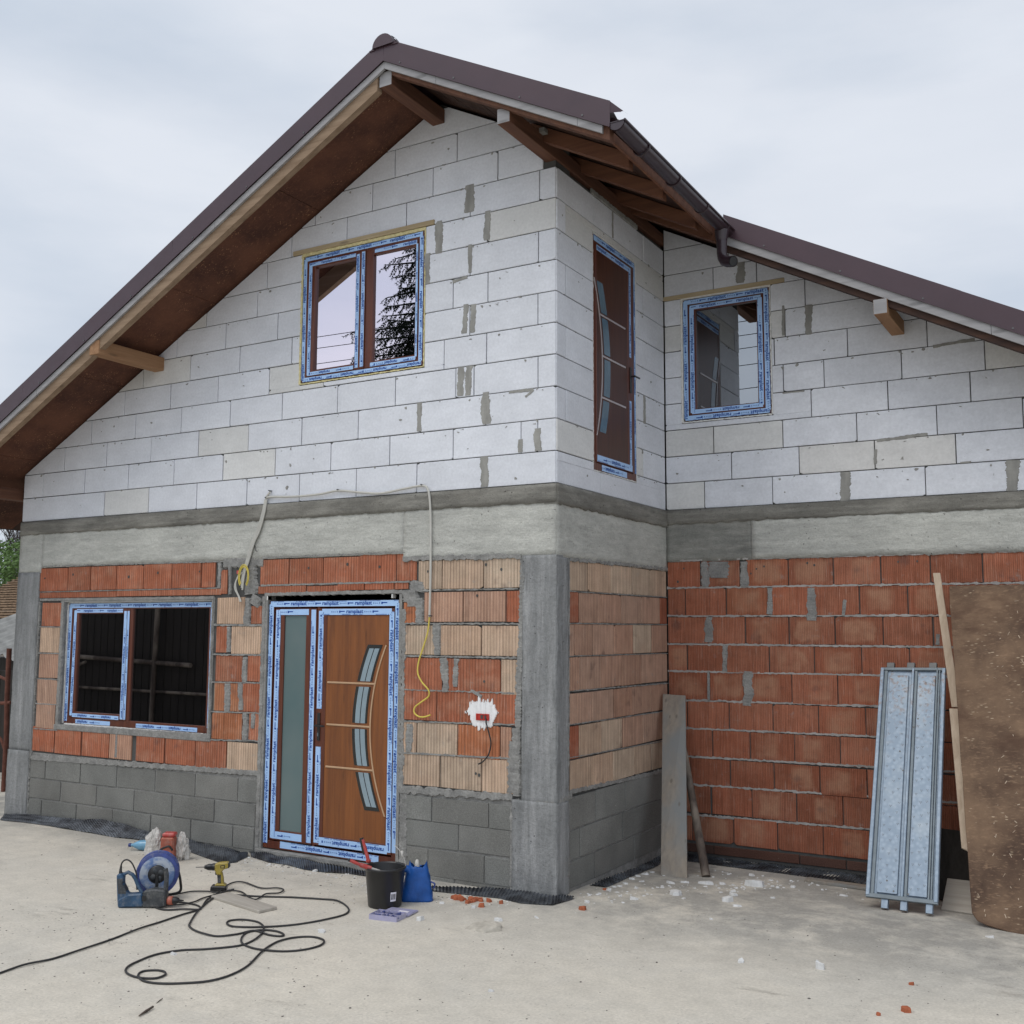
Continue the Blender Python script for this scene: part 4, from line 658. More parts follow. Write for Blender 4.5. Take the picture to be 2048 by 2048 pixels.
# other, hidden walls so that the inside is dark
mb = MB(); mb.box(WL, WL+.25, .25, 9.2, -.16, 3.47); mb.build('rear_wall', 'core', house)
mb = MB(); mb.box(4.35, 4.6, YC+.25, 9.2, -.16, 3.2); mb.build('rear_wall', 'core', house)
mb = MB(); mb.prism([(WL, -.16), (4.6, -.16), (4.6, 3.2), (XR, 6.2), (WL, 3.45)], 9.2, 9.4); mb.build('rear_wall', 'core', house)
mb = MB(); mb.box(WL+.25, 4.35, .26, 9.2, 2.7, 2.9); mb.v = [v for v in mb.v]; 
mb2 = MB(); mb2.box(WL+.25, -.26, .26, 9.2, 2.7, 2.9).box(-.26, 4.35, YC+.26, 9.2, 2.7, 2.9); mb2.build('floor_slab', 'core', house)

# ------------------------------------------------------------------ roof
def slope_box(mb, x0, x1, y0, y1, o0, o1, mi=0):
    """board lying in the roof slope between two vertical offsets"""
    for a, b in (((x0, min(x1, XR)),) if x0 < XR else ())+(((max(x0, XR), x1),) if x1 > XR else ()):
        if b-a < 1e-4: continue
        mb.prism([(a, roofz(a, o0)), (b, roofz(b, o0)), (b, roofz(b, o1)), (a, roofz(a, o1))], y0, y1, mi)
XE, XF, XRR = -7.42, .80, 5.2
YF, YB = -.75, 1.50
for a in [-.70]:
    ln = (XR+.0-XE); 
    nb = 5
    for i in range(nb):
        mb = MB(); x1 = XR-.05-ln/nb*i; x0 = max(XE+.02, XR-ln/nb*(i+1)-.047); slope_box(mb, x0+.0015, x1-.0015, -.70, .55, 6.262-.0005*i, 6.276)
        mb.build('soffit_board', 'soffit_board', house)
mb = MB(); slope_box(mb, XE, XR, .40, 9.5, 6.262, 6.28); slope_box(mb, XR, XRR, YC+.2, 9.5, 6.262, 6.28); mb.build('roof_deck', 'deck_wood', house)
bw = .145; x = XR+.03; i = 0                                 # boards seen from below on the right slope
while x < XRR:
    x2 = min(x+bw, XRR); mb = MB(); y0 = YF+.02 if x2 < XF else YB+.02
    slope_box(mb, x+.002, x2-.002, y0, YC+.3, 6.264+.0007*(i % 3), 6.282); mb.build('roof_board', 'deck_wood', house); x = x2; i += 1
mb = MB()
def corrug(mb, x0, x1, y0, y1, off, amp=.016, per=.2, st=.05, thick=.004):
    n = int((y1-y0)/st); 
    nx_ = 24
    for sgn in (0,):
        vs = []
        for i in range(n+1):
            y = y0+(y1-y0)*i/n
            for j in range(nx_+1):
                x = x0+(x1-x0)*j/nx_; st_ = ((abs(x-XR)/.35) % 1)*.018
                vs.append((x, y, roofz(x, off)+amp*math.sin(2*math.pi*y/per)-st_*0.9))
        m = nx_+1
        mb.add(vs, [(i*m+j, i*m+j+1, (i+1)*m+j+1, (i+1)*m+j) for i in range(n) for j in range(nx_)], 0, True)
corrug(mb, XE-.05, XR, YF-.01, 9.6, 6.375); mb.build('roof_sheet', 'roof_metal', house)
mb = MB(); corrug(mb, XR, XF+.03, YF-.01, YB+.05, 6.375); mb.build('roof_sheet', 'roof_metal', house)
mb = MB(); corrug(mb, XR, XRR+.05, YB+.0, 9.6, 6.375); mb.build('roof_sheet', 'roof_metal', house)
# battens closing the gap under the sheets
mb = MB()
for x in [XE+.1+i*.35 for i in range(18)]: slope_box(mb, x, x+.05, YF+.01, 9.4, 6.285, 6.345)
for x in [XR+.1+i*.35 for i in range(5)]: slope_box(mb, x, x+.05, YF+.01, 9.4, 6.285, 6.345)
for x in [XF+.1+i*.35 for i in range(12)]: slope_box(mb, x, x+.05, YB+.05, 9.4, 6.285, 6.345)
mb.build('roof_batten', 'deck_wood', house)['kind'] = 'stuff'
# verge flashings
def verge(x0, x1, y, o0, o1, name='verge_flashing'):
    mb = MB(); s_ = 1 if x1 > XR else -1
    mb.prism([(x0, roofz(x0, o0)), (x1, roofz(x1, o0)), (x1+.004*s_, roofz(x1, o1)), (x0, roofz(x0, o1))], y-.030, y-.026)
    for a, b in ((o1-.003, o1+.001),): mb.prism([(x0, roofz(x0, a)), (x1, roofz(x1, a)), (x1, roofz(x1, b)), (x0, roofz(x0, b))], y-.0275, y+.15)
    mb.prism([(x0, roofz(x0, o0-.004)), (x1, roofz(x1, o0-.004)), (x1, roofz(x1, o0+.004)), (x0, roofz(x0, o0+.004))], y-.036, y-.0285)
    return mb
def screws(mb, xs_, y, off):
    for x in xs_:
        z = roofz(x, off); mb.prism([(x+.008*math.cos(a*1.047), z+.008*math.sin(a*1.047)) for a in range(6)], y-.034, y-.0305, 1)
cuts = [XE-.05, -5.4, -3.4, XR-.0]
for a, b in zip(cuts, cuts[1:]):
    mb = verge(a, b+.0, YF-.001*cuts.index(a), 6.247, 6.43); screws(mb, [a+.25+i*.62 for i in range(int((b-a)/.62))], YF-.001*cuts.index(a), 6.27); mb.build('verge_flashing', ['roof_metal', 'steel_dark'], house)
mb = verge(XR-.0, .826, YF-.002, 6.247, 6.43); screws(mb, [XR+.16, -.45, .12, .62], YF-.002, 6.27)
mb.add([(.826, YF-.03, roofz(.826, 6.43)), (.905, YF+.02, roofz(.91, 6.405)), (.905, YF+.14, roofz(.91, 6.42)), (.826, YF+.14, roofz(.826, 6.45)), (.826, YF-.028, roofz(.826, 6.345)), (.895, YF+.0, roofz(.91, 6.392))], [(0, 1, 2, 3), (4, 5, 1, 0)])
mb.build('verge_flashing', ['roof_metal', 'steel_dark'], house)
cuts = [.84, 2.7, 5.2]
for a, b in zip(cuts, cuts[1:]):
    mb = verge(a, b, YB-.001*cuts.index(a), 6.235, 6.42); screws(mb, [a+.35+i*.62 for i in range(int((b-a)/.62))], YB-.001*cuts.index(a), 6.26); mb.build('verge_flashing', ['roof_metal', 'steel_dark'], house)
# ridge cap
mb = MB(); n = 12; zc = 6.405
for (y0, y1, r_) in [(-.80, 1.1, .098), (1.05, 3.1, .095), (3.05, 5.2, .098), (5.15, 9.6, .095)]:
    vs = []
    for y in (y0, y1):
        for j in range(n+1):
            a = math.pi*j/n; vs.append((XR+math.cos(a)*r_, y, zc-.045+math.sin(a)*r_*1.0+(.0)))
    mb.add(vs, [(j, j+1, j+n+2, j+n+1) for j in range(n)], 0, True)
    vs2 = [(XR+math.cos(math.pi*j/n)*(r_+.008), y0+.05, zc-.045+math.sin(math.pi*j/n)*(r_+.008)) for j in range(n+1)]+[(XR+math.cos(math.pi*j/n)*(r_+.008), y0+.09, zc-.045+math.sin(math.pi*j/n)*(r_+.008)) for j in range(n+1)]
    mb.add(vs2, [(j, j+1, j+n+2, j+n+1) for j in range(n)], 0, True)
mb.add([(XR+math.cos(math.pi*j/n)*.098, -.801, zc-.045+math.sin(math.pi*j/n)*.098) for j in range(n+1)], [tuple(range(n+1))])
mb.box(XR-.135, XR-.085, -.79, 1.0, zc-.055, zc-.047).box(XR+.085, XR+.135, -.79, 1.0, zc-.055, zc-.047)
mb.build('ridge_cap', 'roof_metal', house, recalc=False)
# pale board, fascia beams, rafters, purlins
def board(name, mat, x0, x1, y0, y1, o0, o1, j=0):
    mb = MB(); slope_box(mb, x0, x1, y0, y1, o0, o1); return mb.build(name, mat, house)
for a, b in ((XE, -5.2), (-5.197, -2.9), (-2.897, XR-.001)): board('verge_board', 'pale_board', a, b, YF-.022, YF-.001, 6.183, 6.243)
for a, b in ((XR+.001, -.62), (-.617, .575), (.578, .765)): board('verge_board', 'pale_board', a, b, YF-.022, YF-.001, 6.187, 6.243)
board('fascia_beam', 'beam_wood_x', XE, XR-.08, YF+.001, YF+.06, 6.078, 6.260)
board('rafter', 'plate_wood', XR+.06, XF+.01, YF+.001, YF+.07, 6.158, 6.260)  # edge rafter in the darker plate wood, its shade put into the colour
for a, b in ((.855, 2.9), (2.903, XRR)): board('verge_board', 'pale_board', a, b, YB-.022, YB-.001, 6.160, 6.232)
board('rafter', 'deck_wood', .80, XRR, YB+.001, YB+.06, 6.105, 6.228)
for y in (-.22, .42, 1.13): board('rafter', 'rafter_wood', -.10, .715, y, y+.075, 6.140, 6.255)
board('rafter', 'rafter_wood', -.10, .78, YB-.08, YB-.003, 6.14, 6.255)
mb = MB(); mb.box(.745, .765, YF+.08, YB-.01, roofz(.75, 6.19), roofz(.75, 6.262)); mb.build('eaves_board', 'rafter_wood', house)
def beam(name, x0, x1, y0, y1, z0, z1, mat='beam_wood', endm='pale_board'):
    mb = MB(); mb.box(x0, x1, y0, y1, z0, z1); mb.add([(x0+.002, y0-.001, z0+.002), (x1-.002, y0-.001, z0+.002), (x1-.002, y0-.001, z1-.002), (x0+.002, y0-.001, z1-.002)], [(0, 1, 2, 3)], 1)
    return mb.build(name, [mat, endm], house, bevel=.004)
beam('purlin', XR-.072, XR+.048, -.735, 1.2, 6.060, 6.180, 'plate_wood')
beam('purlin', -.105, .002, -.72, YC+.05, 5.50, 5.615, 'plate_wood')
beam('purlin', -4.475, -4.345, -.757, .3, 4.335, 4.465, 'beam_wood', 'beam_wood')
beam('purlin', -6.60, -6.46, -.72, .9, 3.18, 3.30, 'plate_wood')
beam('purlin', 2.06, 2.165, YB-.04, YC+.2, 4.325, 4.445, 'beam_wood')
# packing under the corner purlin, wall plate offcuts
mb = MB(); mb.box(.0, .045, -.28, .02, 5.60, 5.635); mb.build('packing_board', 'old_plank', house)
mb = MB(); ragged(mb, (.62, 5.468), (1.55, 5.468), .05, .014, .012, .015, 81); ragged(mb, (1.03, 5.2), (1.03, 5.44), .03, .008, .006, .015, 82); mb.build('mortar_band', 'smear', WALLS['B'])['kind'] = 'stuff'
# gutter
GX, GZ, GR = .872, 5.258, .056
mb = MB(); n = 10; vs = []
ysg = [YF-.02+i*(YB+.02-YF+.0)/8 for i in range(9)]
for y in ysg:
    dz = -.02*(y-YF)/2.2
    for rad in (GR, GR-.004):
        for j in range(n+1):
            a = math.pi+math.pi*j/n; vs.append((GX+math.cos(a)*rad, y, GZ+dz+math.sin(a)*rad))
m = 2*(n+1)
fs = []
for i in range(len(ysg)-1):
    for j in range(n): fs += [(i*m+j, i*m+j+1, (i+1)*m+j+1, (i+1)*m+j), (i*m+n+1+j, (i+1)*m+n+1+j, (i+1)*m+n+2+j, i*m+n+2+j)]
mb.add(vs, fs, 0, True)
mb.tube([(GX+GR+.004, YF-.02, GZ+.003), (GX+GR+.004, YB+.02, GZ-.018)], .010, 8)
g_ = mb.build('gutter', 'gutter_metal', house, recalc=False)
mb = MB(); 
for y in (YF-.024, YF-.012): mb.add([(GX+math.cos(math.pi+math.pi*j/n)*(GR+.003), y, GZ+math.sin(math.pi+math.pi*j/n)*(GR+.003)) for j in range(n+1)], [tuple(range(n+1))])
mb.box(GX-GR-.004, GX+GR+.006, YF-.028, YF-.01, GZ-.004, GZ+.003); mb.build('gutter_end_cap', 'gutter_metal', g_)
for y in (-.35, .25, .85, 1.35): mb = MB(); mb.tube([(GX+math.cos(math.pi+math.pi*j/8)*(GR+.006), y, GZ-.01+math.sin(math.pi+math.pi*j/8)*(GR+.006)) for j in range(9)], .006, 6); mb.build('gutter_bracket', 'gutter_metal', g_)
mb = MB(); px_, py_ = GX, 1.33
mb.lathe([(.06, 0), (.052, -.05), (.046, -.09)], 'z', 16, (px_, py_, GZ-.06))
mb.tube([(px_, py_, GZ-.13), (px_, py_, GZ-.26), (px_+.008, py_-.004, GZ-.30), (px_+.03, py_-.02, GZ-.335), (px_+.062, py_-.04, GZ-.355), (px_+.125, py_-.08, GZ-.375)], .044, 16, radii=[.044, .043, .044, .046, .046, .046], caps=False)
mb.tube([(px_+.06, py_-.04, GZ-.354), (px_+.124, py_-.0795, GZ-.3745)], .040, 16, caps=True, mi=1)
mb.build('downpipe', ['gutter_metal', 'black_plastic'], house, recalc=False)
# ------------------------------------------------------------------ printed film
def text_mesh(s_, size):
    cu = bpy.data.curves.new('t', 'FONT'); cu.body = s_; cu.size = size; cu.offset = size*.022; cu.resolution_u = 2
    o = bpy.data.objects.new('t', cu); COL.objects.link(o); bpy.context.view_layer.update()
    me = o.to_mesh(); vs = [(v.co.x, v.co.y) for v in me.vertices]; fs = [tuple(p.vertices) for p in me.polygons]
    o.to_mesh_clear(); bpy.data.objects.remove(o); bpy.data.curves.remove(cu)
    x0 = min(v[0] for v in vs); x1 = max(v[0] for v in vs); return [(v[0]-x0, v[1]) for v in vs], fs, x1-x0
TXT = text_mesh('ramplast', .046)
kx = .178/TXT[2]; TXT = ([(v[0]*kx, v[1]) for v in TXT[0]], TXT[1], .178)
def film(parent, segs, d, name='protective_film', phase=0.0, period=.355):
    """segs: (u0,z0,u1,z1,width[,ticks]) centre line; print reads along it"""
    mb = MB()
    for si, s_ in enumerate(segs):
        p0 = Vector(s_[:2]); p1 = Vector(s_[2:4]); wd = s_[4]; Ln = (p1-p0).length; t = (p1-p0)/Ln; n = Vector((-t.y, t.x))
        def P(a, b, dd): q = p0+t*a+n*b; return (q.x, d-dd, q.y)
        nn = max(2, int(Ln/.12)); vs = []
        for i in range(nn+1):
            a = Ln*i/nn; vs += [P(a, -wd/2+.0012*nz(a*9, si+d*50), .0005+.0004*abs(nz(a*7, si))), P(a, wd/2+.0012*nz(a*8, si+3), .0005+.0004*abs(nz(a*6, si+5)))]
        mb.add(vs, [(2*i, 2*i+2, 2*i+3, 2*i+1) for i in range(nn)], 0)
        fs_ = min(1.0, wd/.045); a = -((phase+si*.117) % period)
        while a < Ln:
            if a > -.001 and a+TXT[2]*fs_ < Ln:
                mb.add([P(a+v[0]*fs_, (v[1]-.011)*fs_, .0022) for v in TXT[0]], TXT[1], 1)
            b = a+TXT[2]*fs_+.014
            def q(x0, x1, y0, y1, mi):
                if b+x0 < 0 or b+x1 > Ln: return
                mb.add([P(b+x0, y0*fs_, .0022), P(b+x1, y0*fs_, .0022), P(b+x1, y1*fs_, .0022), P(b+x0, y1*fs_, .0022)], [(0, 1, 2, 3)], mi)
            q(.0, .008, -.005, .007, 2); q(.016, .023, -.004, .004, 2); q(.025, .043, -.0015, .0015, 2); q(.045, .051, -.004, .004, 2); q(.062, .070, -.005, .007, 2)
            q(.084, .098, -.008, .010, 1); q(.098, .145, .0, .008, 1)
            a += period
        if len(s_) > 5:                                     # edge where the next line of print was cut through
            sg = s_[5]; a = 0.0; k_ = 0
            while a < Ln-.01:
                if ((a+.07*si) % period) < .62*period and rng.random() < .9:
                    e0 = sg*(wd/2-.001); e1 = sg*(wd/2-.006-.003*rng.random())
                    mb.add([P(a, e0, .0021), P(a+.0055, e0, .0021), P(a+.0055, e1, .0021), P(a, e1, .0021)], [(0, 1, 2, 3)], 1)
                a += .0105
    o = mb.build(name, ['film', 'film_print', 'film_print_pale'], parent, recalc=False)
    return o
def rect_frame(name, mat, parent, u0, u1, z0, z1, wl, wr, wb, wt, d0, d1, bevel=.004):
    mb = MB(); mb.box(u0, u0+wl, d0, d1, z0, z1).box(u1-wr, u1, d0, d1, z0, z1).box(u0+wl, u1-wr, d0+.0004, d1, z0, z0+wb).box(u0+wl, u1-wr, d0+.0004, d1, z1-wt, z1)
    return mb.build(name, mat, parent, bevel=bevel)
def pane(parent, mat, u0, u1, z0, z1, d, name='glass_pane'):
    mb = MB(); mb.box(u0, u1, d, d+.004, z0, z1); return mb.build(name, mat, parent)
def part(name, mat, parent, *boxes, bevel=.003):
    mb = MB(); [mb.box(*b) for b in boxes]; return mb.build(name, mat, parent, bevel=bevel)
def foam(parent, segs, d, mat='foam', amp=.006):
    mb = MB()
    for i, s_ in enumerate(segs): ragged(mb, s_[:2], s_[2:4], s_[4], amp, .010, .012, i+len(segs)*9+int(abs(s_[0])*10), base=d, d_back=d+.05)
    o = mb.build('expanding_foam', mat, parent); return o

# ---- upper window in the gable
w2 = rect_frame('window', 'frame_wood', house, -2.578, -1.252, 4.012, 5.160, .062, .062, .062, .062, .004, .075); w2['label'] = 'upper double window in the gable, blue printed film on its frame'
rect_frame('sash', 'frame_wood', w2, -2.513, -1.868, 4.058, 5.102, .078, .105, .052, .055, -.006, .06)
rect_frame('sash', 'frame_wood', w2, -1.866, -1.317, 4.056, 5.102, .080, .022, .052, .055, -.002, .06)
part('mullion', 'frame_wood', w2, (-1.905, -1.865, -.012, -.0, 4.06, 5.10))
pane(w2, 'glass_coated', -2.440, -1.966, 4.10, 5.052, .022); pane(w2, 'glass_coated', -1.79, -1.333, 4.10, 5.052, .0225)
film(w2, [(-2.556, 4.03, -2.556, 5.14, .038, 1), (-2.56, 5.139, -1.27, 5.139, .040, 1), (-1.280, 5.12, -1.280, 4.05, .038, 1), (-1.27, 4.032, -2.56, 4.032, .036, 1)], .003)
film(w2, [(-2.485, 4.07, -2.485, 5.09, .036, -1), (-2.50, 5.077, -1.975, 5.077, .032, 1), (-1.948, 5.08, -1.948, 4.07, .036, -1), (-1.98, 4.078, -2.50, 4.078, .032)], -.007, phase=.1)
film(w2, [(-1.885, 4.07, -1.885, 5.09, .036, -1)], -.013, phase=.2)
film(w2, [(-1.77, 5.077, -1.325, 5.077, .034, 1), (-1.325, 4.078, -1.80, 4.078, .034, 1), (-1.322, 5.06, -1.322, 4.09, .020)], -.003, phase=.05)
foam(w2, [(-2.592, 4.0, -2.592, 5.18, .030), (-2.60, 5.182, -1.24, 5.178, .036), (-1.243, 5.17, -1.243, 4.0, .014), (-2.6, 3.998, -1.24, 3.998, .014)], .006)
part('timber_lintel', 'lintel_wood', w2, (-2.70, -1.15, -.012, .08, 5.196, 5.236))
# ---- lower left window
w1 = rect_frame('window', 'frame_wood', house, -5.655, -3.600, .880, 2.082, .07, .066, .066, .06, .05, .12); w1['label'] = 'wide ground floor window with one opening sash on the left'
rect_frame('sash', 'frame_wood', w1, -5.562, -4.735, .945, 2.025, .072, .086, .055, .05, .042, .10)
part('mullion', 'frame_wood', w1, (-4.732, -4.690, .046, .10, .93, 2.03))
pane(w1, 'glass_dark', -5.494, -4.818, .996, 1.978, .062); pane(w1, 'glass_dark', -4.693, -3.66, .94, 2.028, .0625)
film(w1, [(-5.628, .90, -5.628, 2.06, .046, 1), (-5.64, 2.055, -3.61, 2.055, .046), (-3.626, 2.03, -3.626, .93, .028, 1)], .049)
film(w1, [(-5.538, .96, -5.538, 2.01, .040, -1), (-5.52, 2.003, -4.83, 2.003, .036), (-4.79, 2.0, -4.79, .955, .042, 1), (-4.748, .955, -4.748, 2.0, .030), (-4.83, .966, -5.52, .966, .036)], .041, phase=.13)
film(w1, [(-4.959, .906, -5.475, .906, .040), (-3.764, .906, -4.589, .906, .040)], .0495, phase=.02)
foam(w1, [(-5.662, .88, -5.662, 2.09, .016), (-5.65, 2.088, -3.6, 2.09, .014), (-5.64, .874, -3.62, .872, .018)], .046, 'foam_white', .004)
part('reveal', 'mortar', w1, (-5.72, -5.668, .0, .12, .86, 2.12), bevel=0); part('reveal', 'mortar', w1, (-3.584, -3.55, .004, .12, .86, 2.12), bevel=0)
part('window_sill', 'mortar', w1, (-5.74, -3.54, -.006, .13, .815, .868), bevel=.006)
part('reveal', 'mortar', w1, (-5.67, -3.58, .0, .12, 2.092, 2.128), bevel=0)
# ---- window of the set-back wall
w3 = rect_frame('window', 'frame_wood', WALLS['C'], .189, 1.012, 3.772, 4.926, .06, .06, .06, .06, .012, .09)
w3.parent = None; w3.parent = house; w3.location = (0, YC, 0); w3['label'] = 'single window of the set-back wall, film all round'
rect_frame('sash', 'frame_wood', w3, .248, .957, 3.826, 4.870, .065, .060, .052, .055, .004, .08)
pane(w3, 'glass_clear', .308, .902, 3.872, 4.818, .030)
film(w3, [(.212, 3.79, .212, 4.91, .044, 1), (.20, 4.902, 1.0, 4.902, .044, 1), (.985, 4.90, .985, 3.80, .046, 1), (1.0, 3.796, .20, 3.796, .044, 1)], .011)
film(w3, [(.278, 3.84, .278, 4.85, .044, -1), (.26, 4.844, .94, 4.844, .040), (.928, 4.84, .928, 3.85, .044, -1), (.94, 3.850, .27, 3.850, .040)], .003, phase=.14)
foam(w3, [(.176, 3.76, .176, 4.94, .026), (.17, 4.95, 1.03, 4.945, .044), (1.022, 4.93, 1.022, 3.76, .014), (.17, 3.757, 1.02, 3.757, .016)], .010, 'foam_white')
part('timber_lintel', 'lintel_wood', w3, (.0, 1.16, -.008, .06, 4.945, 4.985))
# ---- balcony door of the side wall
db = rect_frame('upper_door', 'frame_wood', house, .652, 1.500, 3.135, 5.115, .045, .056, .062, .066, .004, .085)
db.location = (0, 0, 0); db.rotation_euler = (0, 0, math.pi/2); db['label'] = 'brown balcony door high in the side wall with arched trim'
rect_frame('door_sash', 'frame_wood', db, .69, 1.432, 3.20, 5.050, .02, .115, .07, .065, -.004, .07)
part('door_leaf', 'dark_door_wood', db, (.708, 1.320, -.001, .05, 3.268, 4.99), bevel=.002)
film(db, [(1.482, 3.20, 1.482, 5.09, .034, 1), (.66, 5.088, 1.49, 5.088, .050, 1)], .003)
film(db, [(1.368, 3.24, 1.368, 3.83, .042, 1), (1.368, 4.22, 1.368, 5.0, .042, 1), (.70, 5.012, 1.39, 5.012, .046), (1.40, 3.234, .70, 3.234, .055, 1)], -.005, phase=.11)
film(db, [(1.30, 3.165, .80, 3.165, .05)], .003, phase=.1)
def arcstrip(parent, name, mat, fn, z0, z1, hw, d0, d1, n=24):
    mb = MB(); L_ = [(fn(z0+(z1-z0)*i/n)-hw, z0+(z1-z0)*i/n) for i in range(n+1)]; R_ = [(fn(z0+(z1-z0)*i/n)+hw, z0+(z1-z0)*i/n) for i in range(n+1)]
    vs = [(u, d0, z) for u, z in L_]+[(u, d0, z) for u, z in R_]+[(u, d1, z) for u, z in L_]+[(u, d1, z) for u, z in R_]; m = n+1
    fs = []
    for i in range(n): fs += [(i, m+i, m+i+1, i+1), (i, i+1, 2*m+i+1, 2*m+i), (m+i, 3*m+i, 3*m+i+1, m+i+1)]
    mb.add(vs, fs); return mb.build(name, mat, parent)
fB = lambda z: .808-.30*(z-4.03)**2
arcstrip(db, 'trim_strip', 'trim_strip_pale', fB, 3.42, 4.74, .006, -.006, .0)
for z in (3.755, 4.11, 4.455): part('trim_strip', 'trim_strip_pale', db, (fB(z), 1.275, -.006, .0, z-.008, z+.008))
for z0, z1 in ((3.46, 3.735), (3.775, 4.09), (4.13, 4.435), (4.475, 4.73)): arcstrip(db, 'door_light', 'bottle_dark', lambda z: fB(z)+.10, z0, z1, .058, -.003, .0, 8)
part('door_handle', 'black_plastic', db, (1.352, 1.385, -.014, -.004, 3.90, 4.13), (1.36, 1.375, -.05, -.012, 4.04, 4.055), (1.36, 1.47, -.056, -.044, 4.04, 4.055))
foam(db, [(1.516, 3.12, 1.516, 5.12, .018), (.66, 5.128, 1.51, 5.128, .022), (.66, 3.128, 1.51, 3.13, .012), (.645, 3.13, .645, 5.1, .010)], .008, 'foam_white')
# ---- front door with side light
fd = rect_frame('front_door', 'frame_wood', house, -2.886, -1.456, -.042, 2.076, .055, .052, .066, .055, .016, .10)
fd['label'] = 'brown front door with frosted side light and curved glass slots'
rect_frame('side_light', 'frame_wood', fd, -2.806, -2.334, .035, 2.010, .107, .117, .085, .060, .008, .08)
pane(fd, 'frosted', -2.702, -2.448, .118, 1.952, .022)
part('mullion', 'frame_wood', fd, (-2.333, -2.308, .018, .08, .02, 2.02))
rect_frame('door_sash', 'frame_wood', fd, -2.309, -1.502, .040, 2.010, .094, .050, .082, .062, .006, .08)
leaf = part('door_leaf', 'door_wood', fd, (-2.216, -1.551, .012, .05, .120, 1.950), bevel=.002)
film(fd, [(-2.858, .0, -2.858, 2.05, .050, 1), (-2.87, 2.051, -1.47, 2.051, .048, 1), (-1.480, 2.05, -1.480, .06, .046, 1)], .015)
film(fd, [(-2.768, .05, -2.768, 2.0, .054, -1), (-2.75, 1.980, -2.42, 1.980, .050), (-2.365, .05, -2.365, 2.0, .052, 1), (-2.44, .078, -2.78, .078, .060)], .007, phase=.07)
film(fd, [(-2.278, 1.165, -2.278, 1.99, .054, -1), (-2.278, .06, -2.278, .848, .056, -1), (-2.27, 1.980, -1.53, 1.980, .052, -1), (-1.528, 1.98, -1.528, .06, .048, 1), (-1.54, .078, -2.25, .078, .064, -1)], .005, phase=.21)
film(fd, [(-1.631, -.006, -2.686, .0, .054, -1)], .0155, phase=.12)
fA = lambda z: -1.735+.335*(z-1.035)**2
arcstrip(fd, 'trim_strip', 'trim_strip', fA, .336, 1.707, .0065, .006, .012, 30)
for z in (.690, 1.038, 1.388): part('trim_strip', 'trim_strip', fd, (-2.20, fA(z)-.002, .006, .012, z-.008, z+.008))
for z0, z1 in ((.370, .668), (.722, 1.017), (1.065, 1.362), (1.407, 1.708)):
    mid = lambda z: (-1.9225-1.772)/2+.33*(z-1.035)**2
    lt = arcstrip(fd, 'door_light', 'light_surround', mid, z0, z1, .0765, .0085, .012, 8)
    for k_ in (-.030, .026):
        zz0, zz1 = (z0+.03 if z0 < .5 else z0), (z1-.03 if z1 > 1.5 else z1)
        arcstrip(fd, 'glass_strip', 'glass_band', (lambda kk: (lambda z: mid(z)+kk+.008))(k_), zz0, zz1, .0235, .007, .0085, 8)
part('door_handle', 'black_plastic', fd, (-2.292, -2.262, -.004, .006, .90, 1.13), (-2.284, -2.270, -.04, -.002, 1.018, 1.034), (-2.286, -2.18, -.048, -.036, 1.018, 1.034))
part('key_cylinder', 'steel_grey', fd, (-2.283, -2.271, -.012, -.003, .935, .965))
part('fixing_clip', 'foam_white', fd, (-2.905, -2.89, -.004, .05, 2.085, 2.125), (-1.535, -1.522, .0, .05, 2.09, 2.125))
part('lintel_bed', 'mortar', fd, (-2.93, -1.40, -.004, .05, 2.128, 2.142))
part('jamb', 'mortar', fd, (-2.932, -2.890, -.002, .10, -.10, 2.13), bevel=0); part('jamb', 'mortar', fd, (-1.452, -1.425, .0, .10, -.10, 2.13), bevel=0)
part('threshold', 'mortar', fd, (-2.93, -1.40, -.03, .12, -.13, -.05))

# ---- socket box in its white plaster
mb = MB(); n_ = 30
for i in range(n_):
    t = (i+.5)/n_; u = -.80+.30*t; hw = .0062; e = max(0, 1-abs(t-.52)*2.0)
    top = 1.20+.085*min(1, e*2.4)+rng.choice([0, 0, .01, .03, .045])*(e > .15)*rng.random()+.010*nz(i*.7, 3); bot = 1.20-.105*min(1, max(0, e*2.6-.25))-rng.choice([0, 0, .01, .025, .035])*(e > .25)*rng.random()
    if t < .16: bot = max(bot, 1.20-.03*rng.random()); top = min(top, 1.29)
    d_ = .004+.004*abs(nz(i*.8, 9)); w_ = hw*rng.uniform(.95, 1.25)
    pts = [(u-w_, bot+.012), (u-w_*.4, bot), (u+w_*.6, bot+.004), (u+w_, bot+.014), (u+w_, top-.014), (u+w_*.3, top), (u-w_*.5, top-.005), (u-w_, top-.012)]
    ii = inset(pts, .0015); m = len(pts); mb.add([(q[0], -d_-.004, q[1]) for q in ii]+[(q[0], .004, q[1]) for q in pts], [tuple(range(m))]+[(j, j+m, (j+1) % m+m, (j+1) % m) for j in range(m)])
mb.build('plaster_patch', 'plaster', WALLS['A'])
sb = part('socket_box', 'socket_red', WALLS['A'], (-.692, -.683, -.019, .0, 1.145, 1.195), (-.585, -.576, -.019, .0, 1.145, 1.195), (-.683, -.585, -.019, .0, 1.145, 1.152), (-.683, -.585, -.019, .0, 1.188, 1.195), (-.683, -.585, -.0145, .0, 1.152, 1.188), bevel=0)
part('socket_module', 'core', WALLS['A'], (-.652, -.632, -.0165, -.014, 1.158, 1.184), (-.616, -.600, -.0165, -.014, 1.156, 1.182), bevel=0)
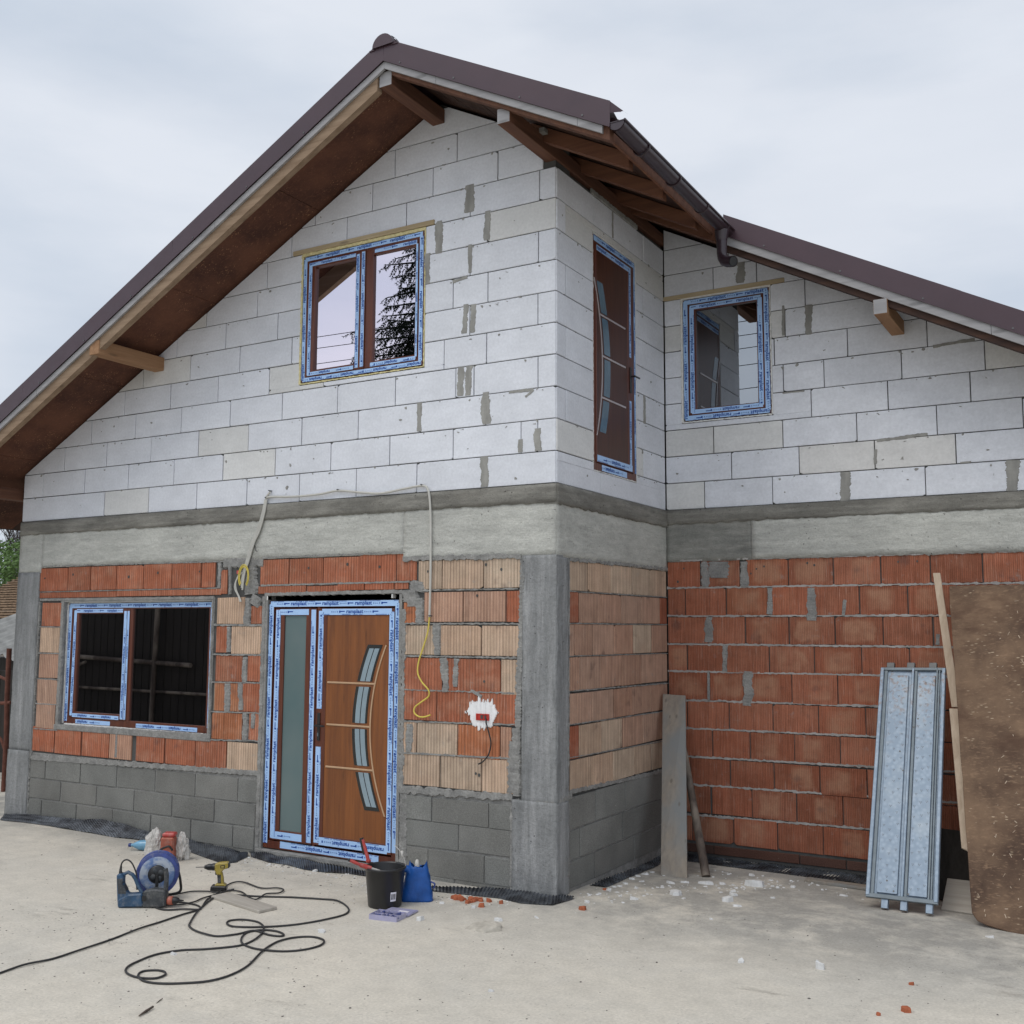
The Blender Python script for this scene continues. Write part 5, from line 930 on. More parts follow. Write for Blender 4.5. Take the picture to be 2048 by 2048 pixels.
# ---- cables on the wall
def smooth_path(pts, sub=6, closed=False):
    P_ = [Vector(p) for p in pts]; r_ = []
    for i in range(len(P_)-1):
        a, b, c_, d_ = P_[max(i-1, 0)], P_[i], P_[i+1], P_[min(i+2, len(P_)-1)]
        for j in range(sub):
            t = j/sub; r_.append(.5*((2*b)+(-a+c_)*t+(2*a-5*b+4*c_-d_)*t*t+(-a+3*b-3*c_+d_)*t**3))
    r_.append(P_[-1]); return r_
c = empty('wall_cable', 'grey cable along the slab edge and down beside the door with a yellow tail', 'cable', (-1.13, -.02, 1.1))
def rel(o, pts): return [(p[0]-o.location.x, p[1]-o.location.y, p[2]-o.location.z) for p in pts]
y_ = -.022
mb = MB(); mb.tube(smooth_path(rel(c, [(-2.88, y_, 3.05), (-2.935, y_, 2.995), (-2.88, y_, 3.005), (-2.7, y_, 2.995), (-2.53, y_, 2.99), (-2.3, y_, 2.995), (-2.1, y_, 3.012), (-1.88, y_, 2.985), (-1.65, y_, 2.962), (-1.4, y_, 2.985), (-1.22, y_-.003, 2.998), (-1.165, y_-.006, 2.965), (-1.145, y_-.004, 2.88), (-1.135, y_, 2.7), (-1.13, y_, 2.3), (-1.135, y_, 1.935)])), .0095, 8)
mb.build('sheath', 'cable_grey', c)
mb = MB(); mb.tube(smooth_path(rel(c, [(-1.135, y_, 1.94), (-1.15, y_, 1.82), (-1.19, y_, 1.70), (-1.235, y_, 1.58), (-1.235, y_-.01, 1.49), (-1.19, y_-.015, 1.42), (-1.13, y_-.01, 1.36), (-1.135, y_, 1.31), (-1.20, y_, 1.265), (-1.265, y_, 1.22), (-1.27, y_, 1.175), (-1.225, y_, 1.148), (-1.17, y_, 1.148), (-1.115, y_, 1.165)])), .0065, 8)
mb.build('core_wire', 'cable_yellow', c)
mb = MB()
for u, z in ((-2.10, 3.02), (-1.225, 3.006), (-2.925, 3.0), (-2.885, 3.06), (-1.13, 1.945)): mb.box(u-1.13*0-c.location.x-.006, u-c.location.x+.006, -.02, .025, z-c.location.z-.004, z-c.location.z+.004)
mb.build('cable_nail', 'steel_dark', c)
c = empty('wall_cable', 'bundle of grey cables hanging in a yellow coil between window and door', 'cable', (-3.1, -.02, 2.3))
for k_ in (0, 1, 2):
    dx = .016*k_; mb = MB(); mb.tube(smooth_path(rel(c, [(-2.94+dx*.6, y_, 2.985), (-2.97+dx, y_-.002*k_, 2.86), (-3.03+dx, y_, 2.70), (-3.085+dx, y_-.004, 2.60), (-3.14+dx*.9, y_, 2.45), (-3.18+dx*.7, y_, 2.33), (-3.205+dx*.7, y_, 2.22-.02*k_)])), .0075, 8); mb.build('sheath', 'cable_grey', c)
for k_, (r_, m) in enumerate(((.075, 'cable_yellow'), (.085, 'cable_yellow'), (.068, 'cable_yellow'))):
    mb = MB(); cx_ = -3.165+.008*k_; mb.tube(rel(c, [(cx_+math.cos(a*math.pi/9-.9)*r_*.75, y_-.012-.005*k_, 2.30+math.sin(a*math.pi/9-.9)*r_*1.25) for a in range(15)]), .0045, 6); mb.build('core_wire', m, c)
for k_ in range(3):
    mb = MB(); mb.tube(smooth_path(rel(c, [(-3.17-.02*k_, y_-.01, 2.34), (-3.245-.008*k_, y_-.012, 2.27-.01*k_), (-3.25-.01*k_, y_-.008, 2.19), (-3.21-.012*k_, y_, 2.11+.01*k_), (-3.19-.01*k_, y_, 2.075)])), .0045, 6); mb.build('core_wire', 'cable_grey', c)
mb = MB(); mb.box(-.142, -.112, -.02, .0, .025, .055); mb.build('tape_wrap', 'tool_red', c)
mb = MB(); mb.tube(rel(c, [(-3.07, .0, 2.58), (-3.03, -.03, 2.53), (-3.0, -.04, 2.52)]), .004, 6); mb.build('cable_nail', 'steel_dark', c)
mb = MB(); o3 = Vector((-.57, -.03, 1.0)); mb.tube(smooth_path([Vector(p)-o3 for p in ((-.607, -.005, 1.165), (-.585, -.04, 1.13), (-.555, -.045, 1.05), (-.548, -.03, .98), (-.57, -.022, .90), (-.62, -.02, .84), (-.665, -.018, .815))]), .0055, 8)
tag(mb.build('socket_cable', 'cord_black', None, o3), 'thin dark cable dangling from the red socket box', 'cable')
# ------------------------------------------------------------------ dimpled membrane
def membrane(up, lo, label, bulge=.03, dim=True):
    U = [Vector(p) if len(p) == 3 else Vector((p[0], p[1], gh(*p))) for p in up]; Lw = [Vector(p) if len(p) == 3 else Vector((p[0], p[1], gh(*p))) for p in lo]
    Ln = sum((U[i+1]-U[i]).length for i in range(len(U)-1)); st = .0095; nu = int(Ln/st)
    wdt = max((a-b).length for a, b in zip(U, Lw)); nv = max(3, int(wdt/st))
    def at(Ps, t): x = t*(len(Ps)-1); i = min(int(x), len(Ps)-2); return Ps[i].lerp(Ps[i+1], x-i)
    org = at(Lw, .5).copy(); vs = []
    for i in range(nu+1):
        a, b = at(U, i/nu), at(Lw, i/nu)
        for j in range(nv+1):
            p = a.lerp(b, j/nv); s_ = j/nv
            z = p.z+bulge*math.sin(math.pi*s_)*(.6+.5*nz(i*.03, s_*2))+.004+.01*nz(i*.05, s_*3, 7)
            if dim: z += .010*(1 if (i % 3 == 1 and j % 3 == (1 if (i//3) % 2 else 2) % 3) else 0)
            y = p.y-(.009 if dim and (i % 3 == 1 and j % 3 == (1 if (i//3) % 2 else 2)) else 0)
            vs.append((p.x-org.x, y-org.y, z-org.z))
    m = nv+1; mb = MB(); mb.add(vs, [(i*m+j, i*m+j+1, (i+1)*m+j+1, (i+1)*m+j) for i in range(nu) for j in range(nv)])
    o = mb.build('dimpled_membrane', 'dimple', None, org, recalc=False); return tag(o, label, 'membrane')
up, lo = MEMB_W[0]
membrane([(p[0], -.035, max(p[2], -.07)) for p in up], [(p[0], p[1], gh(p[0], p[1])+.002) for p in lo], 'black dimpled membrane standing against the wall foot under the wide window', .0)
for (up, lo), lb, b in zip(MEMB_G, ('black dimpled membrane curled out on the ground left of the front door', 'black dimpled membrane lying along the front door threshold', 'black dimpled membrane under the corner column foot'), (.05, .035, .03)): membrane(up, lo, lb, b)
membrane([(.16, .5), (.14, 1.0), (.12, 1.6), (.03, 2.1)], [(.02, .5), (.01, 1.0), (.0, 1.6), (-.02, 2.1)], 'black dimpled membrane along the foot of the side wall', .01)
membrane([(.0, 1.93), (.8, 1.88), (1.7, 1.86), (2.8, 1.84)], [(.0, 2.2), (.8, 2.2), (1.7, 2.2), (2.8, 2.2)], 'black membrane in the gap under the set-back red wall', .0)
# ------------------------------------------------------------------ helper to stand things
def fr(o, ex, ez=Vector((0,0,1))):
    """matrix with local x along ex, local z along ez"""
    ex = Vector(ex).normalized(); ey = ez.cross(ex).normalized(); ez = ex.cross(ey).normalized()
    m = Matrix((ex, ey, ez)).transposed().to_4x4(); m.translation = Vector(o); return m
CAMX = Vector((math.cos(YAW), -math.sin(YAW), 0))
def thing(name, label, cat, mat4, group=None):
    o = empty(name, label, cat, group=group); o.matrix_world = mat4; return o
# leaning plank and pole
b0, b1 = Vector((.41, 1.245, gh(.41, 1.245))), Vector((.155, 1.99, 1.275))
def leaning(name, label, cat, bl, br, tl, tr, th, mat, parts=True):
    bl, br, tl, tr = map(Vector, (bl, br, tl, tr)); n = (br-bl).cross(tl-bl).normalized()
    if n.y > 0: n = -n
    mb = MB(); c = (bl+br)/2; f = [p-c for p in (bl, br, tr, tl)]
    mb.add([p for p in f]+[p-n*th for p in f], [(0, 1, 2, 3), (7, 6, 5, 4), (0, 4, 5, 1), (1, 5, 6, 2), (2, 6, 7, 3), (3, 7, 4, 0)])
    o = mb.build(name, mat, None, c, bevel=.002); return tag(o, label, cat)
leaning('plank', 'tall weathered grey plank leaning in the corner beside the side wall', 'plank', (.30, 1.23, gh(.3, 1.23)), (.51, 1.27, gh(.51, 1.27)), (.02, 1.99, 1.268), (.235, 1.99, 1.262), .028, 'old_plank')
mb = MB(); a = Vector((.615, 1.42, gh(.6, 1.4)+.005)); b = Vector((.19, 2.0, .90))
mb.tube([Vector((0, 0, 0)), (b-a)*.15, (b-a)*.5, b-a], .04, 10, radii=[.037, .036, .033, .028]); tag(mb.build('wooden_pole', 'rough_pole', None, a), 'round dirty wooden pole leaning behind the tall grey plank', 'pole')
# galvanised formwork deck
bl, br, tl = Vector((1.95, 1.07, -.05)), Vector((2.44, 1.05, -.06)), Vector((1.94, 1.9, 1.54))
W_ = (br-bl).length; ez = (tl-bl); H_ = ez.length; ez.normalize(); ex = (br-bl).normalized(); ex = (ex-ez*ex.dot(ez)).normalized()
m4 = fr(bl, ex, ez); dk = thing('scaffold_deck', 'galvanised metal scaffold deck leaning on the red wall', 'scaffold deck', m4)
mb = MB(); mb.box(0, W_, .012, .016, 0, H_)                            # back sheet; front is -y
mb.build('deck_sheet', 'galvanised', dk)
mb = MB(); mb.box(.07, .215, -.004, .010, .03, H_-.06).box(.285, W_-.075, -.004, .010, .03, H_-.06); mb.build('raised_panel', 'galvanised', dk, bevel=.003)
mb = MB(); mb.box(0, .028, -.022, .012, 0, H_).box(W_-.028, W_, -.022, .012, 0, H_).box(.238, .258, -.016, .012, 0, H_); mb.build('side_rail', 'galvanised', dk, bevel=.004)
mb = MB(); mb.box(.030, .052, -.0035, .012, .0, H_).box(.262, .279, -.0035, .012, 0, H_).box(W_-.068, W_-.058, -.012, .012, 0, H_).box(W_-.050, W_-.042, -.008, .012, 0, H_); mb.build('groove_strip', 'steel_grey', dk)
mb = MB(); mb.box(.0, W_, -.018, .012, -.012, .018).box(.0, W_, -.012, .012, H_-.018, H_+.006); mb.build('end_plate', 'steel_grey', dk, bevel=.003)
for x in (.115, .245, W_-.075):
    mb = MB(); mb.box(x-.022+.015, x+.026+.015, -.004, .004, -.075, -.008).box(x-.007, x-.002+.0, -.004, .030, -.075, -.008).box(x+.036, x+.041, -.004, .030, -.075, -.008); mb.build('foot_hook', 'galvanised', dk, bevel=.002)
for x in (.045, .20, W_-.125):
    mb = MB(); mb.box(x-.004, x+.055, .0, .035, H_+.006, H_+.055); mb.build('top_hook', 'steel_dark', dk, bevel=.003)
mb = MB()
for col0 in (.09, .14, .19, .305, .35, .395):
    z = .06+.03*((col0*100) % 2)
    while z < H_-.1:
        xx = col0+rng.uniform(-.008, .008); zz = z+rng.uniform(-.012, .012)
        for q in range(3):
            a = q*2.094+.5; mb.prism([(xx+math.cos(a)*.006+.0032*math.cos(t), zz+math.sin(a)*.006+.0032*math.sin(t)) for t in (0, 1.57, 3.14, 4.71)], -.0055, -.003)
        z += .088
for (x, z) in ((.19, .05), (.14, .12), (.29, .04), (.21, .95), (.27, 1.30), (.30, 1.37), (.18, 1.1)): mb.prism([(x+.007*math.cos(t*1.05), z+.007*math.sin(t*1.05)) for t in range(6)], -.006, -.003)
mb.build('tread_punching', 'steel_dark', dk)['kind'] = 'stuff'
# big worn board with rounded corner, laths on its edge
bl, tl = Vector((2.655, .93, -.12)), Vector((2.47, 1.93, 2.19)); ex = Vector((1, -.21, 0)).normalized(); ez = tl-bl; H2 = ez.length
sx_ = ez.dot(ex); ez = (ez-ex*sx_).normalized(); m4 = fr(bl, ex, ez)
hz = (tl-bl).dot(ez); poly = [(.0+.0, .14), (.012, .075), (.05, .03), (.11, .012), (.30, -.01), (1.3, -.03), (1.3, hz), (sx_, hz)]
n_ = 14; left = [(sx_*i/n_*(1)+.007*nz(i*.9, 2), .14+(hz-.14)*i/n_) for i in range(n_, 0, -1)]
mb = MB(); mb.prism(poly[:7]+left, -.012, .012); bo = mb.build('worn_board', 'worn_board', None, bevel=.004); bo.matrix_world = m4
tag(bo, 'large brown weathered strand board with a rounded lower corner, leaning on the wall', 'board')
mb = MB(); rr2 = random.Random(3)
for i in range(240):
    x = rr2.uniform(.02, 1.25); z = rr2.uniform(.05, hz-.05); a = rr2.uniform(0, 3.14); l_ = rr2.uniform(.003, .015); w_ = rr2.uniform(.001, .003); c_, s_ = math.cos(a), math.sin(a)
    if x < sx_*z/hz+.02: continue
    d_ = rr2.uniform(.0005, .004); mb.add([(x-c_*l_+s_*w_, -.0125-d_, z-s_*l_-c_*w_), (x+c_*l_+s_*w_, -.0125-d_*.3, z+s_*l_-c_*w_), (x+c_*l_-s_*w_, -.0125-d_, z+s_*l_+c_*w_), (x-c_*l_-s_*w_, -.0128, z-s_*l_+c_*w_)], [(0, 1, 2, 3)])
o = mb.build('wood_flake', 'lath_wood', bo, recalc=False); o['kind'] = 'stuff'
leaning('lath', 'upper of two pale wooden laths on the edge of the brown board', 'lath', (2.485, 1.700, 1.27), (2.548, 1.700, 1.272), (2.338, 2.03, 2.305), (2.392, 2.03, 2.305), .02, 'lath_wood')
leaning('lath', 'lower of two pale wooden laths on the edge of the brown board', 'lath', (2.585, 1.215, .325), (2.632, 1.215, .305), (2.475, 1.665, 1.262), (2.540, 1.665, 1.262), .02, 'lath_wood')
leaning('small_board', 'dark grey board in the shade between scaffold deck and brown board', 'board', (2.30, 1.62, -.14), (2.60, 1.60, -.14), (2.30, 1.85, .34), (2.60, 1.85, .33), .02, 'dark_fence')
leaning('small_board', 'short brown board lying behind the lower edge of the brown board', 'board', (2.42, 1.30, -.13), (2.75, 1.26, -.13), (2.42, 1.62, .02), (2.75, 1.62, .02), .03, 'slab_board')
mb = MB(); mb.box(-.28, .28, -.05, .05, 0, .022); o = mb.build('small_board', 'old_plank', None, (1.62, 1.72, gh(1.6, 1.7)+.002), (0, 0, -.06), bevel=.003); tag(o, 'flat grey board on the ground at the foot of the red wall', 'board')

# ------------------------------------------------------------------ cords
def cord(name, pts, label, r_=.0062, lift=0):
    P3 = smooth_path([(x, y, 0) for x, y in pts], 5); org = P3[len(P3)//2].copy(); org.z = -.1; q = []
    for i, p in enumerate(P3):
        q.append(Vector((p.x, p.y, gh(p.x, p.y)+r_+.001+lift+.004*abs(nz(i*.13, len(pts)))))-org)
    mb = MB(); mb.tube(q, r_, 7); return tag(mb.build(name, 'cord_black', None, org), label, 'cord')
cord('extension_cord', CORD1, 'black cord running from the tools out of the picture at lower left')
cord('extension_cord', CORD3, 'long black cord lying in loose loops in the middle of the yard')
cord('extension_cord', CORD2, 'shorter black cord curving behind the flat board beside the yellow drill', .0055, .004)
# ------------------------------------------------------------------ rotary hammer, drawn in a plane facing the yard (metres)
S_ = 2128.0
def L2(ox, oy, pts): return [((x-ox)/S_, (oy-y)/S_) for x, y in pts]
rh = thing('rotary_hammer', 'dark blue rotary hammer drill lying on its side with orange collar', 'power tool', fr((-2.43, -1.76, gh(-2.4, -1.76)), CAMX))
ox, oy = 350, 1258
def slab(parent, name, mat, pts, d0, d1, bev=.006, o=(ox, oy)):
    mb = MB(); mb.prism(L2(o[0], o[1], pts), d0, d1); return mb.build(name, mat, parent, bevel=bev)
slab(rh, 'handle', 'tool_blue', [(140, 780), (215, 760), (240, 820), (235, 900), (262, 980), (310, 1045), (330, 1060), (520, 1045), (540, 1240), (180, 1258), (165, 1130), (148, 900)], -.032, .032, .008)
slab(rh, 'grip_pad', 'tool_grey', [(150, 830), (232, 830), (238, 920), (285, 1000), (300, 1060), (175, 1060)], -.034, .034, .005)
mb = MB(); mb.tube([Vector((p[0], 0, p[1])) for p in L2(ox, oy, [(225, 790), (290, 755), (360, 790), (405, 850), (440, 930), (480, 1000), (515, 1060)])], .013, 10); mb.build('rear_loop', 'tool_blue', rh)
slab(rh, 'motor_housing', 'tool_blue', [(180, 1130), (330, 1058), (540, 1045), (560, 1235), (185, 1255)], -.040, .036, .010)
slab(rh, 'gear_housing', 'tool_grey', [(540, 1020), (680, 980), (860, 1000), (890, 1030), (890, 1230), (800, 1250), (540, 1250)], -.038, .036, .010)
mb = MB(); q = L2(ox, oy, [(900, 1160)])[0]; mb.lathe([(0, 0), (.028, 0), (.030, .010), (.029, .036), (.024, .036)], 'x', 16, (q[0], 0, q[1])); mb.build('depth_collar', 'tool_orange', rh)
mb = MB(); mb.lathe([(.024, .034), (.023, .060), (.018, .075), (.008, .080), (.004, .11), (.0, .112)], 'x', 14, (q[0], 0, q[1])); mb.build('chuck', 'black_plastic', rh)
mb = MB(); mb.tube([Vector((p[0], -.005, p[1])) for p in L2(ox, oy, [(850, 700), (870, 800), (870, 900), (865, 1010)])], .016, 10); mb.build('side_handle', 'tool_grey', rh)
mb = MB(); mb.tube(smooth_path([Vector((p[0], .0, p[1])) for p in L2(ox, oy, [(178, 800), (175, 700), (200, 610), (260, 575), (330, 610), (385, 700), (420, 800), (425, 920), (435, 1010)])]), .0055, 8, radii=None); mb.tube([Vector((p[0], .0, p[1])) for p in L2(ox, oy, [(180, 800), (178, 720), (184, 660)])], .010, 8, radii=[.014, .010, .007]); mb.build('power_cord', 'cord_black', rh)
mb = MB(); mb.box(-.022, .028, -.0345, -.033, .055, .075); mb.box(.09, .12, -.041, -.04, .05, .085); mb.build('vent_slots', 'black_plastic', rh)
# ------------------------------------------------------------------ cable reel
ry = thing('cable_reel', 'blue dusty cable reel standing on its edge with black socket hub', 'cable reel', fr((-2.43, -1.53, gh(-2.4, -1.5)), (CAMX+Vector((.1, .42, 0))).normalized()))
Rr = .148; zc_ = Rr+.04
mb = MB(); mb.lathe([(.06, -.045), (Rr*.97, -.045), (Rr, -.040), (Rr, -.034), (Rr*.96, -.036), (.07, -.032)], 'y', 40, (0, 0, zc_)); mb.build('front_flange', 'reel_blue', ry)
mb = MB(); mb.lathe([(.065, -.050), (.115, -.050), (.122, -.0455), (.06, -.0455)], 'y', 36, (0, 0, zc_)); mb.lathe([(.075, -.0515), (.078, -.054), (.081, -.0515)], 'y', 36, (0, 0, zc_)); mb.build('dusty_ring', 'reel_dusty', ry)
mb = MB(); mb.lathe([(0, -.060), (.052, -.060), (.062, -.054), (.064, -.046)], 'y', 30, (0, 0, zc_)); mb.build('socket_hub', 'black_plastic', ry)
for k_ in range(4):
    a = k_*1.571+.5; mb = MB(); mb.lathe([(0, -.064), (.014, -.064), (.019, -.0605), (.019, -.058)], 'y', 14, (.03*math.cos(a), 0, zc_+.03*math.sin(a))); mb.build('socket', 'tool_grey', ry)
mb = MB(); mb.lathe([(.10, -.036), (.105, 0), (.10, .05)], 'y', 30, (0, 0, zc_))
for t in range(7): mb.lathe([(.112+.006*math.cos(a*1.05), -.024+t*.011+.0055*math.sin(a*1.05)) for a in range(7)], 'y', 26, (0, 0, zc_))
mb.build('wound_cable', 'cord_black', ry)
mb = MB(); mb.lathe([(.07, .052), (Rr*.96, .052), (Rr, .056), (Rr, .062), (Rr*.97, .066), (.06, .064)], 'y', 40, (0, 0, zc_)); mb.build('rear_flange', 'reel_blue', ry)
mb = MB(); mb.tube(smooth_path([Vector(p) for p in ((-.10, -.075, .01), (-.02, -.078, .015), (0, -.070, .06), (0, -.066, zc_))]), .011, 8); mb.tube(smooth_path([Vector(p) for p in ((-.10, .085, .01), (.05, .09, .01), (.15, .08, .03), (.155, .07, .10), (.14, .07, zc_*.9))]), .010, 8); mb.tube([Vector((-.10, -.075, .01)), Vector((-.10, .085, .01))], .010, 8); mb.build('stand', 'black_plastic', ry)
# ------------------------------------------------------------------ bits behind the reel
ob = thing('orange_canister', 'orange plastic tool box with black handle behind the cable reel', 'tool box', fr((-3.36, -.60, gh(-3.36, -.6)), CAMX))
mb = MB(); mb.box(-.055, .055, -.05, .05, 0, .20); mb.build('box_body', 'tool_orange', ob, bevel=.012)
mb = MB(); mb.box(-.045, .06, -.045, .045, .201, .235); mb.build('box_lid', 'tool_red', ob, bevel=.010)
mb = MB(); mb.tube(smooth_path([Vector(p) for p in ((-.045, -.072, .105), (-.01, -.08, .125), (.03, -.08, .135), (.055, -.07, .10))]), .009, 8); mb.build('carry_handle', 'black_plastic', ob)
def crumple(name, mat, label, cat, loc, rx, ry_, rz_, seed, amp=.35, cuts=3, pose=None):
    bm = bmesh.new(); bmesh.ops.create_icosphere(bm, subdivisions=4, radius=1)
    for v in bm.verts:
        p = v.co.copy(); n = 1+amp*nz(p.x*1.6+seed, p.y*1.6, p.z*1.6)+amp*.5*nz(p.x*4.5, p.y*4.5+seed, p.z*4.5)+amp*.22*abs(nz(p.x*10+seed, p.y*10, p.z*10))
        v.co = Vector((p.x*rx*n, p.y*ry_*n, max(0, p.z*n+.75)*rz_))
        if pose: v.co = pose(v.co)
    me = bpy.data.meshes.new(name); bm.to_mesh(me); bm.free(); me.materials.append(MAT[mat]); o = bpy.data.objects.new(name, me); COL.objects.link(o); o.location = loc
    return tag(o, label, cat)
crumple('plastic_bag', 'bag_white', 'crumpled white plastic bag left of the orange tool box', 'bag', (-3.47, -.66, gh(-3.47, -.66)), .075, .06, .135, 3.3, .5)
crumple('plastic_bag', 'bag_white', 'crumpled white plastic bag right of the orange tool box', 'bag', (-3.30, -.50, gh(-3.3, -.5)), .05, .05, .125, 9.1, .5)
bt = thing('plastic_bottle', 'pale blue plastic bottle lying on the ground near the black membrane', 'bottle', fr((-3.97, -.47, gh(-3.9, -.45)+.045), CAMX))
mb = MB(); mb.lathe([(0, .26), (.035, .262), (.044, .25), (.044, .20), (.040, .19), (.044, .18), (.044, .10), (.040, .07), (.022, .03), (.014, .015), (.014, 0)], 'x', 18); mb.build('bottle_body', 'bottle_blue', bt)
mb = MB(); mb.lathe([(0, -.022), (.016, -.022), (.017, 0), (.0, 0)], 'x', 14); mb.build('bottle_cap', 'reel_blue', bt)
# ------------------------------------------------------------------ cordless drill
cd = thing('cordless_drill', 'yellow and black cordless drill standing on its battery', 'power tool', fr((-2.255, -1.10, gh(-2.25, -1.1)), (CAMX+Vector((.03, .12, 0))).normalized()))
o2 = (1570, 1005)
slab(cd, 'motor_housing', 'tool_yellow', [(1495, 590), (1570, 568), (1700, 560), (1722, 590), (1722, 650), (1640, 668), (1605, 720), (1600, 760), (1530, 750), (1500, 680)], -.028, .028, .007, o2)
slab(cd, 'grip', 'tool_grey', [(1535, 740), (1605, 715), (1625, 770), (1635, 890), (1550, 890), (1545, 820)], -.018, .018, .006, o2)
slab(cd, 'grip_frame', 'tool_yellow', [(1590, 735), (1612, 720), (1632, 790), (1645, 895), (1600, 895)], -.019, .019, .004, o2)
slab(cd, 'battery', 'black_plastic', [(1450, 915), (1690, 925), (1695, 1000), (1440, 1003)], -.036, .036, .008, o2)
slab(cd, 'battery_shoe', 'tool_yellow', [(1530, 888), (1650, 888), (1690, 925), (1500, 922)], -.030, .030, .005, o2)
slab(cd, 'trigger', 'black_plastic', [(1500, 720), (1530, 715), (1535, 755), (1512, 765)], -.009, .009, .002, o2)
slab(cd, 'rear_cap', 'black_plastic', [(1700, 568), (1728, 585), (1728, 650), (1700, 655)], -.027, .027, .004, o2)
slab(cd, 'brand_mark', 'black_plastic', [(1590, 605), (1660, 598), (1660, 645), (1590, 650)], -.0295, -.028, .0, o2)
slab(cd, 'brand_mark', 'tool_yellow', [(1602, 615), (1648, 610), (1648, 636), (1602, 640)], -.0305, -.0295, .0, o2)
mb = MB(); q = L2(o2[0], o2[1], [(1500, 640)])[0]; mb.lathe([(0, -.078), (.012, -.078), (.019, -.060), (.023, -.050), (.024, -.022), (.026, -.020), (.026, .0)], 'x', 18, (q[0], 0, q[1])); mb.build('chuck', 'black_plastic', cd)
mb = MB(); mb.lathe([(0, -.145), (.003, -.14), (.0035, -.078)], 'x', 8, (q[0], 0, q[1])); mb.build('drill_bit', 'steel_dark', cd)
# ------------------------------------------------------------------ flat board piece under the cord
mb = MB(); mb.box(-.30, .30, -.075, .075, 0, .022); o = mb.build('small_board', 'slab_board', None, (-1.83, -1.28, gh(-1.83, -1.28)+.001), (0, 0, R(-12)), bevel=.004); tag(o, 'flat dusty board on the ground under the black cord', 'board')
# ------------------------------------------------------------------ bucket with tools
bk = thing('bucket', 'black plastic bucket with a barcode sticker standing before the door', 'bucket', fr((-.945, -.80, gh(-.94, -.8)), CAMX))
mb = MB(); mb.lathe([(0, .002), (.112, .002), (.118, .01), (.140, .255), (.147, .258), (.149, .266), (.147, .274), (.141, .274), (.138, .262), (.115, .02), (0, .015)], 'z', 40); mb.build('bucket_body', 'black_plastic', bk)
mb = MB(); mb.tube(smooth_path([Vector(p) for p in ((.145, .0, .262), (.135, -.015, .32), (.105, -.01, .375), (.06, .03, .41))]), .0025, 6); mb.build('bail', 'bag_white', bk)
mb = MB(); mb.lathe([(.0, 0), (.008, .002), (.008, .05), (0, .052)], 'z', 10, (.118, -.012, .33)); mb.build('bail_grip', 'bag_white', bk)
mb = MB(); 
vs = []; 
for i in range(5):
    a = -1.15+.085*i; 
    for z in (.055, .118): rad = .119+.022*(z/.255)+.0012; vs.append((rad*math.cos(a), rad*math.sin(a), z))
mb.add(vs, [(2*i, 2*i+2, 2*i+3, 2*i+1) for i in range(4)]); mb.build('sticker', 'paper', bk, recalc=False)
mb = MB(); 
for i in (0.4, .8, 1.05, 1.6, 1.9, 2.5, 2.8, 3.3):
    a = -1.15+.085*i; a2 = a+.018
    vs = []
    for aa in (a, a2):
        for z in (.068, .106): rad = .119+.022*(z/.255)+.0022; vs.append((rad*math.cos(aa), rad*math.sin(aa), z))
    mb.add(vs, [(0, 2, 3, 1)])
mb.build('barcode', 'black_plastic', bk, recalc=False)
def B3(x, z, y=0): return (((x-630)/1790), y, (990-z)/1790)
def handtool(name, label, segs):
    t = thing(name, label, 'hand tool', fr((-.945, -.80, gh(-.94, -.8)), CAMX))
    for nm, mt, a, b, ra, rb in segs:
        mb = MB(); mb.tube([Vector(a), Vector(a).lerp(Vector(b), .5), Vector(b)], ra, 10, radii=[ra, (ra+rb)/2*1.08, rb]); mb.build(nm, mt, t)
handtool('utility_knife', 'red and black handled tool standing up out of the black bucket', [('handle', 'black_plastic', B3(322, 150, -.02), B3(372, 350, -.03), .015, .013), ('blade_holder', 'tool_red', B3(345, 165, -.034), B3(425, 430, -.04), .010, .013), ('blade_holder', 'tool_red', B3(425, 415, -.035), B3(410, 445, -.03), .019, .014)])
handtool('caulking_gun', 'red handled tool lying across the rim of the black bucket', [('handle', 'tool_red', B3(205, 395, -.10), B3(330, 455, -.09), .012, .010), ('handle_end', 'black_plastic', B3(185, 388, -.105), B3(205, 395, -.10), .010, .012), ('shaft', 'tool_red', B3(330, 455, -.09), B3(465, 505, -.07), .016, .015), ('tip', 'bag_white', B3(465, 510, -.07), B3(570, 545, -.05), .011, .008), ('tip_end', 'tool_red', B3(570, 545, -.05), B3(630, 562, -.04), .007, .003)])
# blue bag
def bagpose(v):
    t = min(1, v.z/.30); return Vector((v.x*(1-.45*t)+.02*t, v.y*(1-.5*t), v.z))
bm = bmesh.new(); nseg = 28; rows_ = 16; vv = []
for j in range(rows_+1):
    t = j/rows_; hgt = .285*t
    for i in range(nseg):
        a = 2*math.pi*i/nseg; c_, s_ = math.cos(a), math.sin(a); w_ = (.108-.052*t**1.4)*(1+.10*nz(c_*1.5, s_*1.5, t*3)+.06*nz(c_*4, s_*4, t*7)); d_ = (.065-.035*t)*(1+.2*nz(c_*2, s_*2, t*4+5))
        sq = 1/max(abs(c_), abs(s_))**.5
        top = .03*math.cos(2*a) if j == rows_ else 0
        vv.append(bm.verts.new((w_*c_*sq-.012*t+.015*(t**2), d_*s_*sq, hgt+top*(t > .9)+.02*nz(c_*3, s_*3, 2)*t)))
for j in range(rows_):
    for i in range(nseg): bm.faces.new((vv[j*nseg+i], vv[j*nseg+(i+1) % nseg], vv[(j+1)*nseg+(i+1) % nseg], vv[(j+1)*nseg+i]))
bm.faces.new(vv[:nseg][::-1])
me = bpy.data.meshes.new('bag'); bm.to_mesh(me); bm.free(); me.materials.append(MAT['bag_blue']); 
for p in me.polygons: p.use_smooth = True
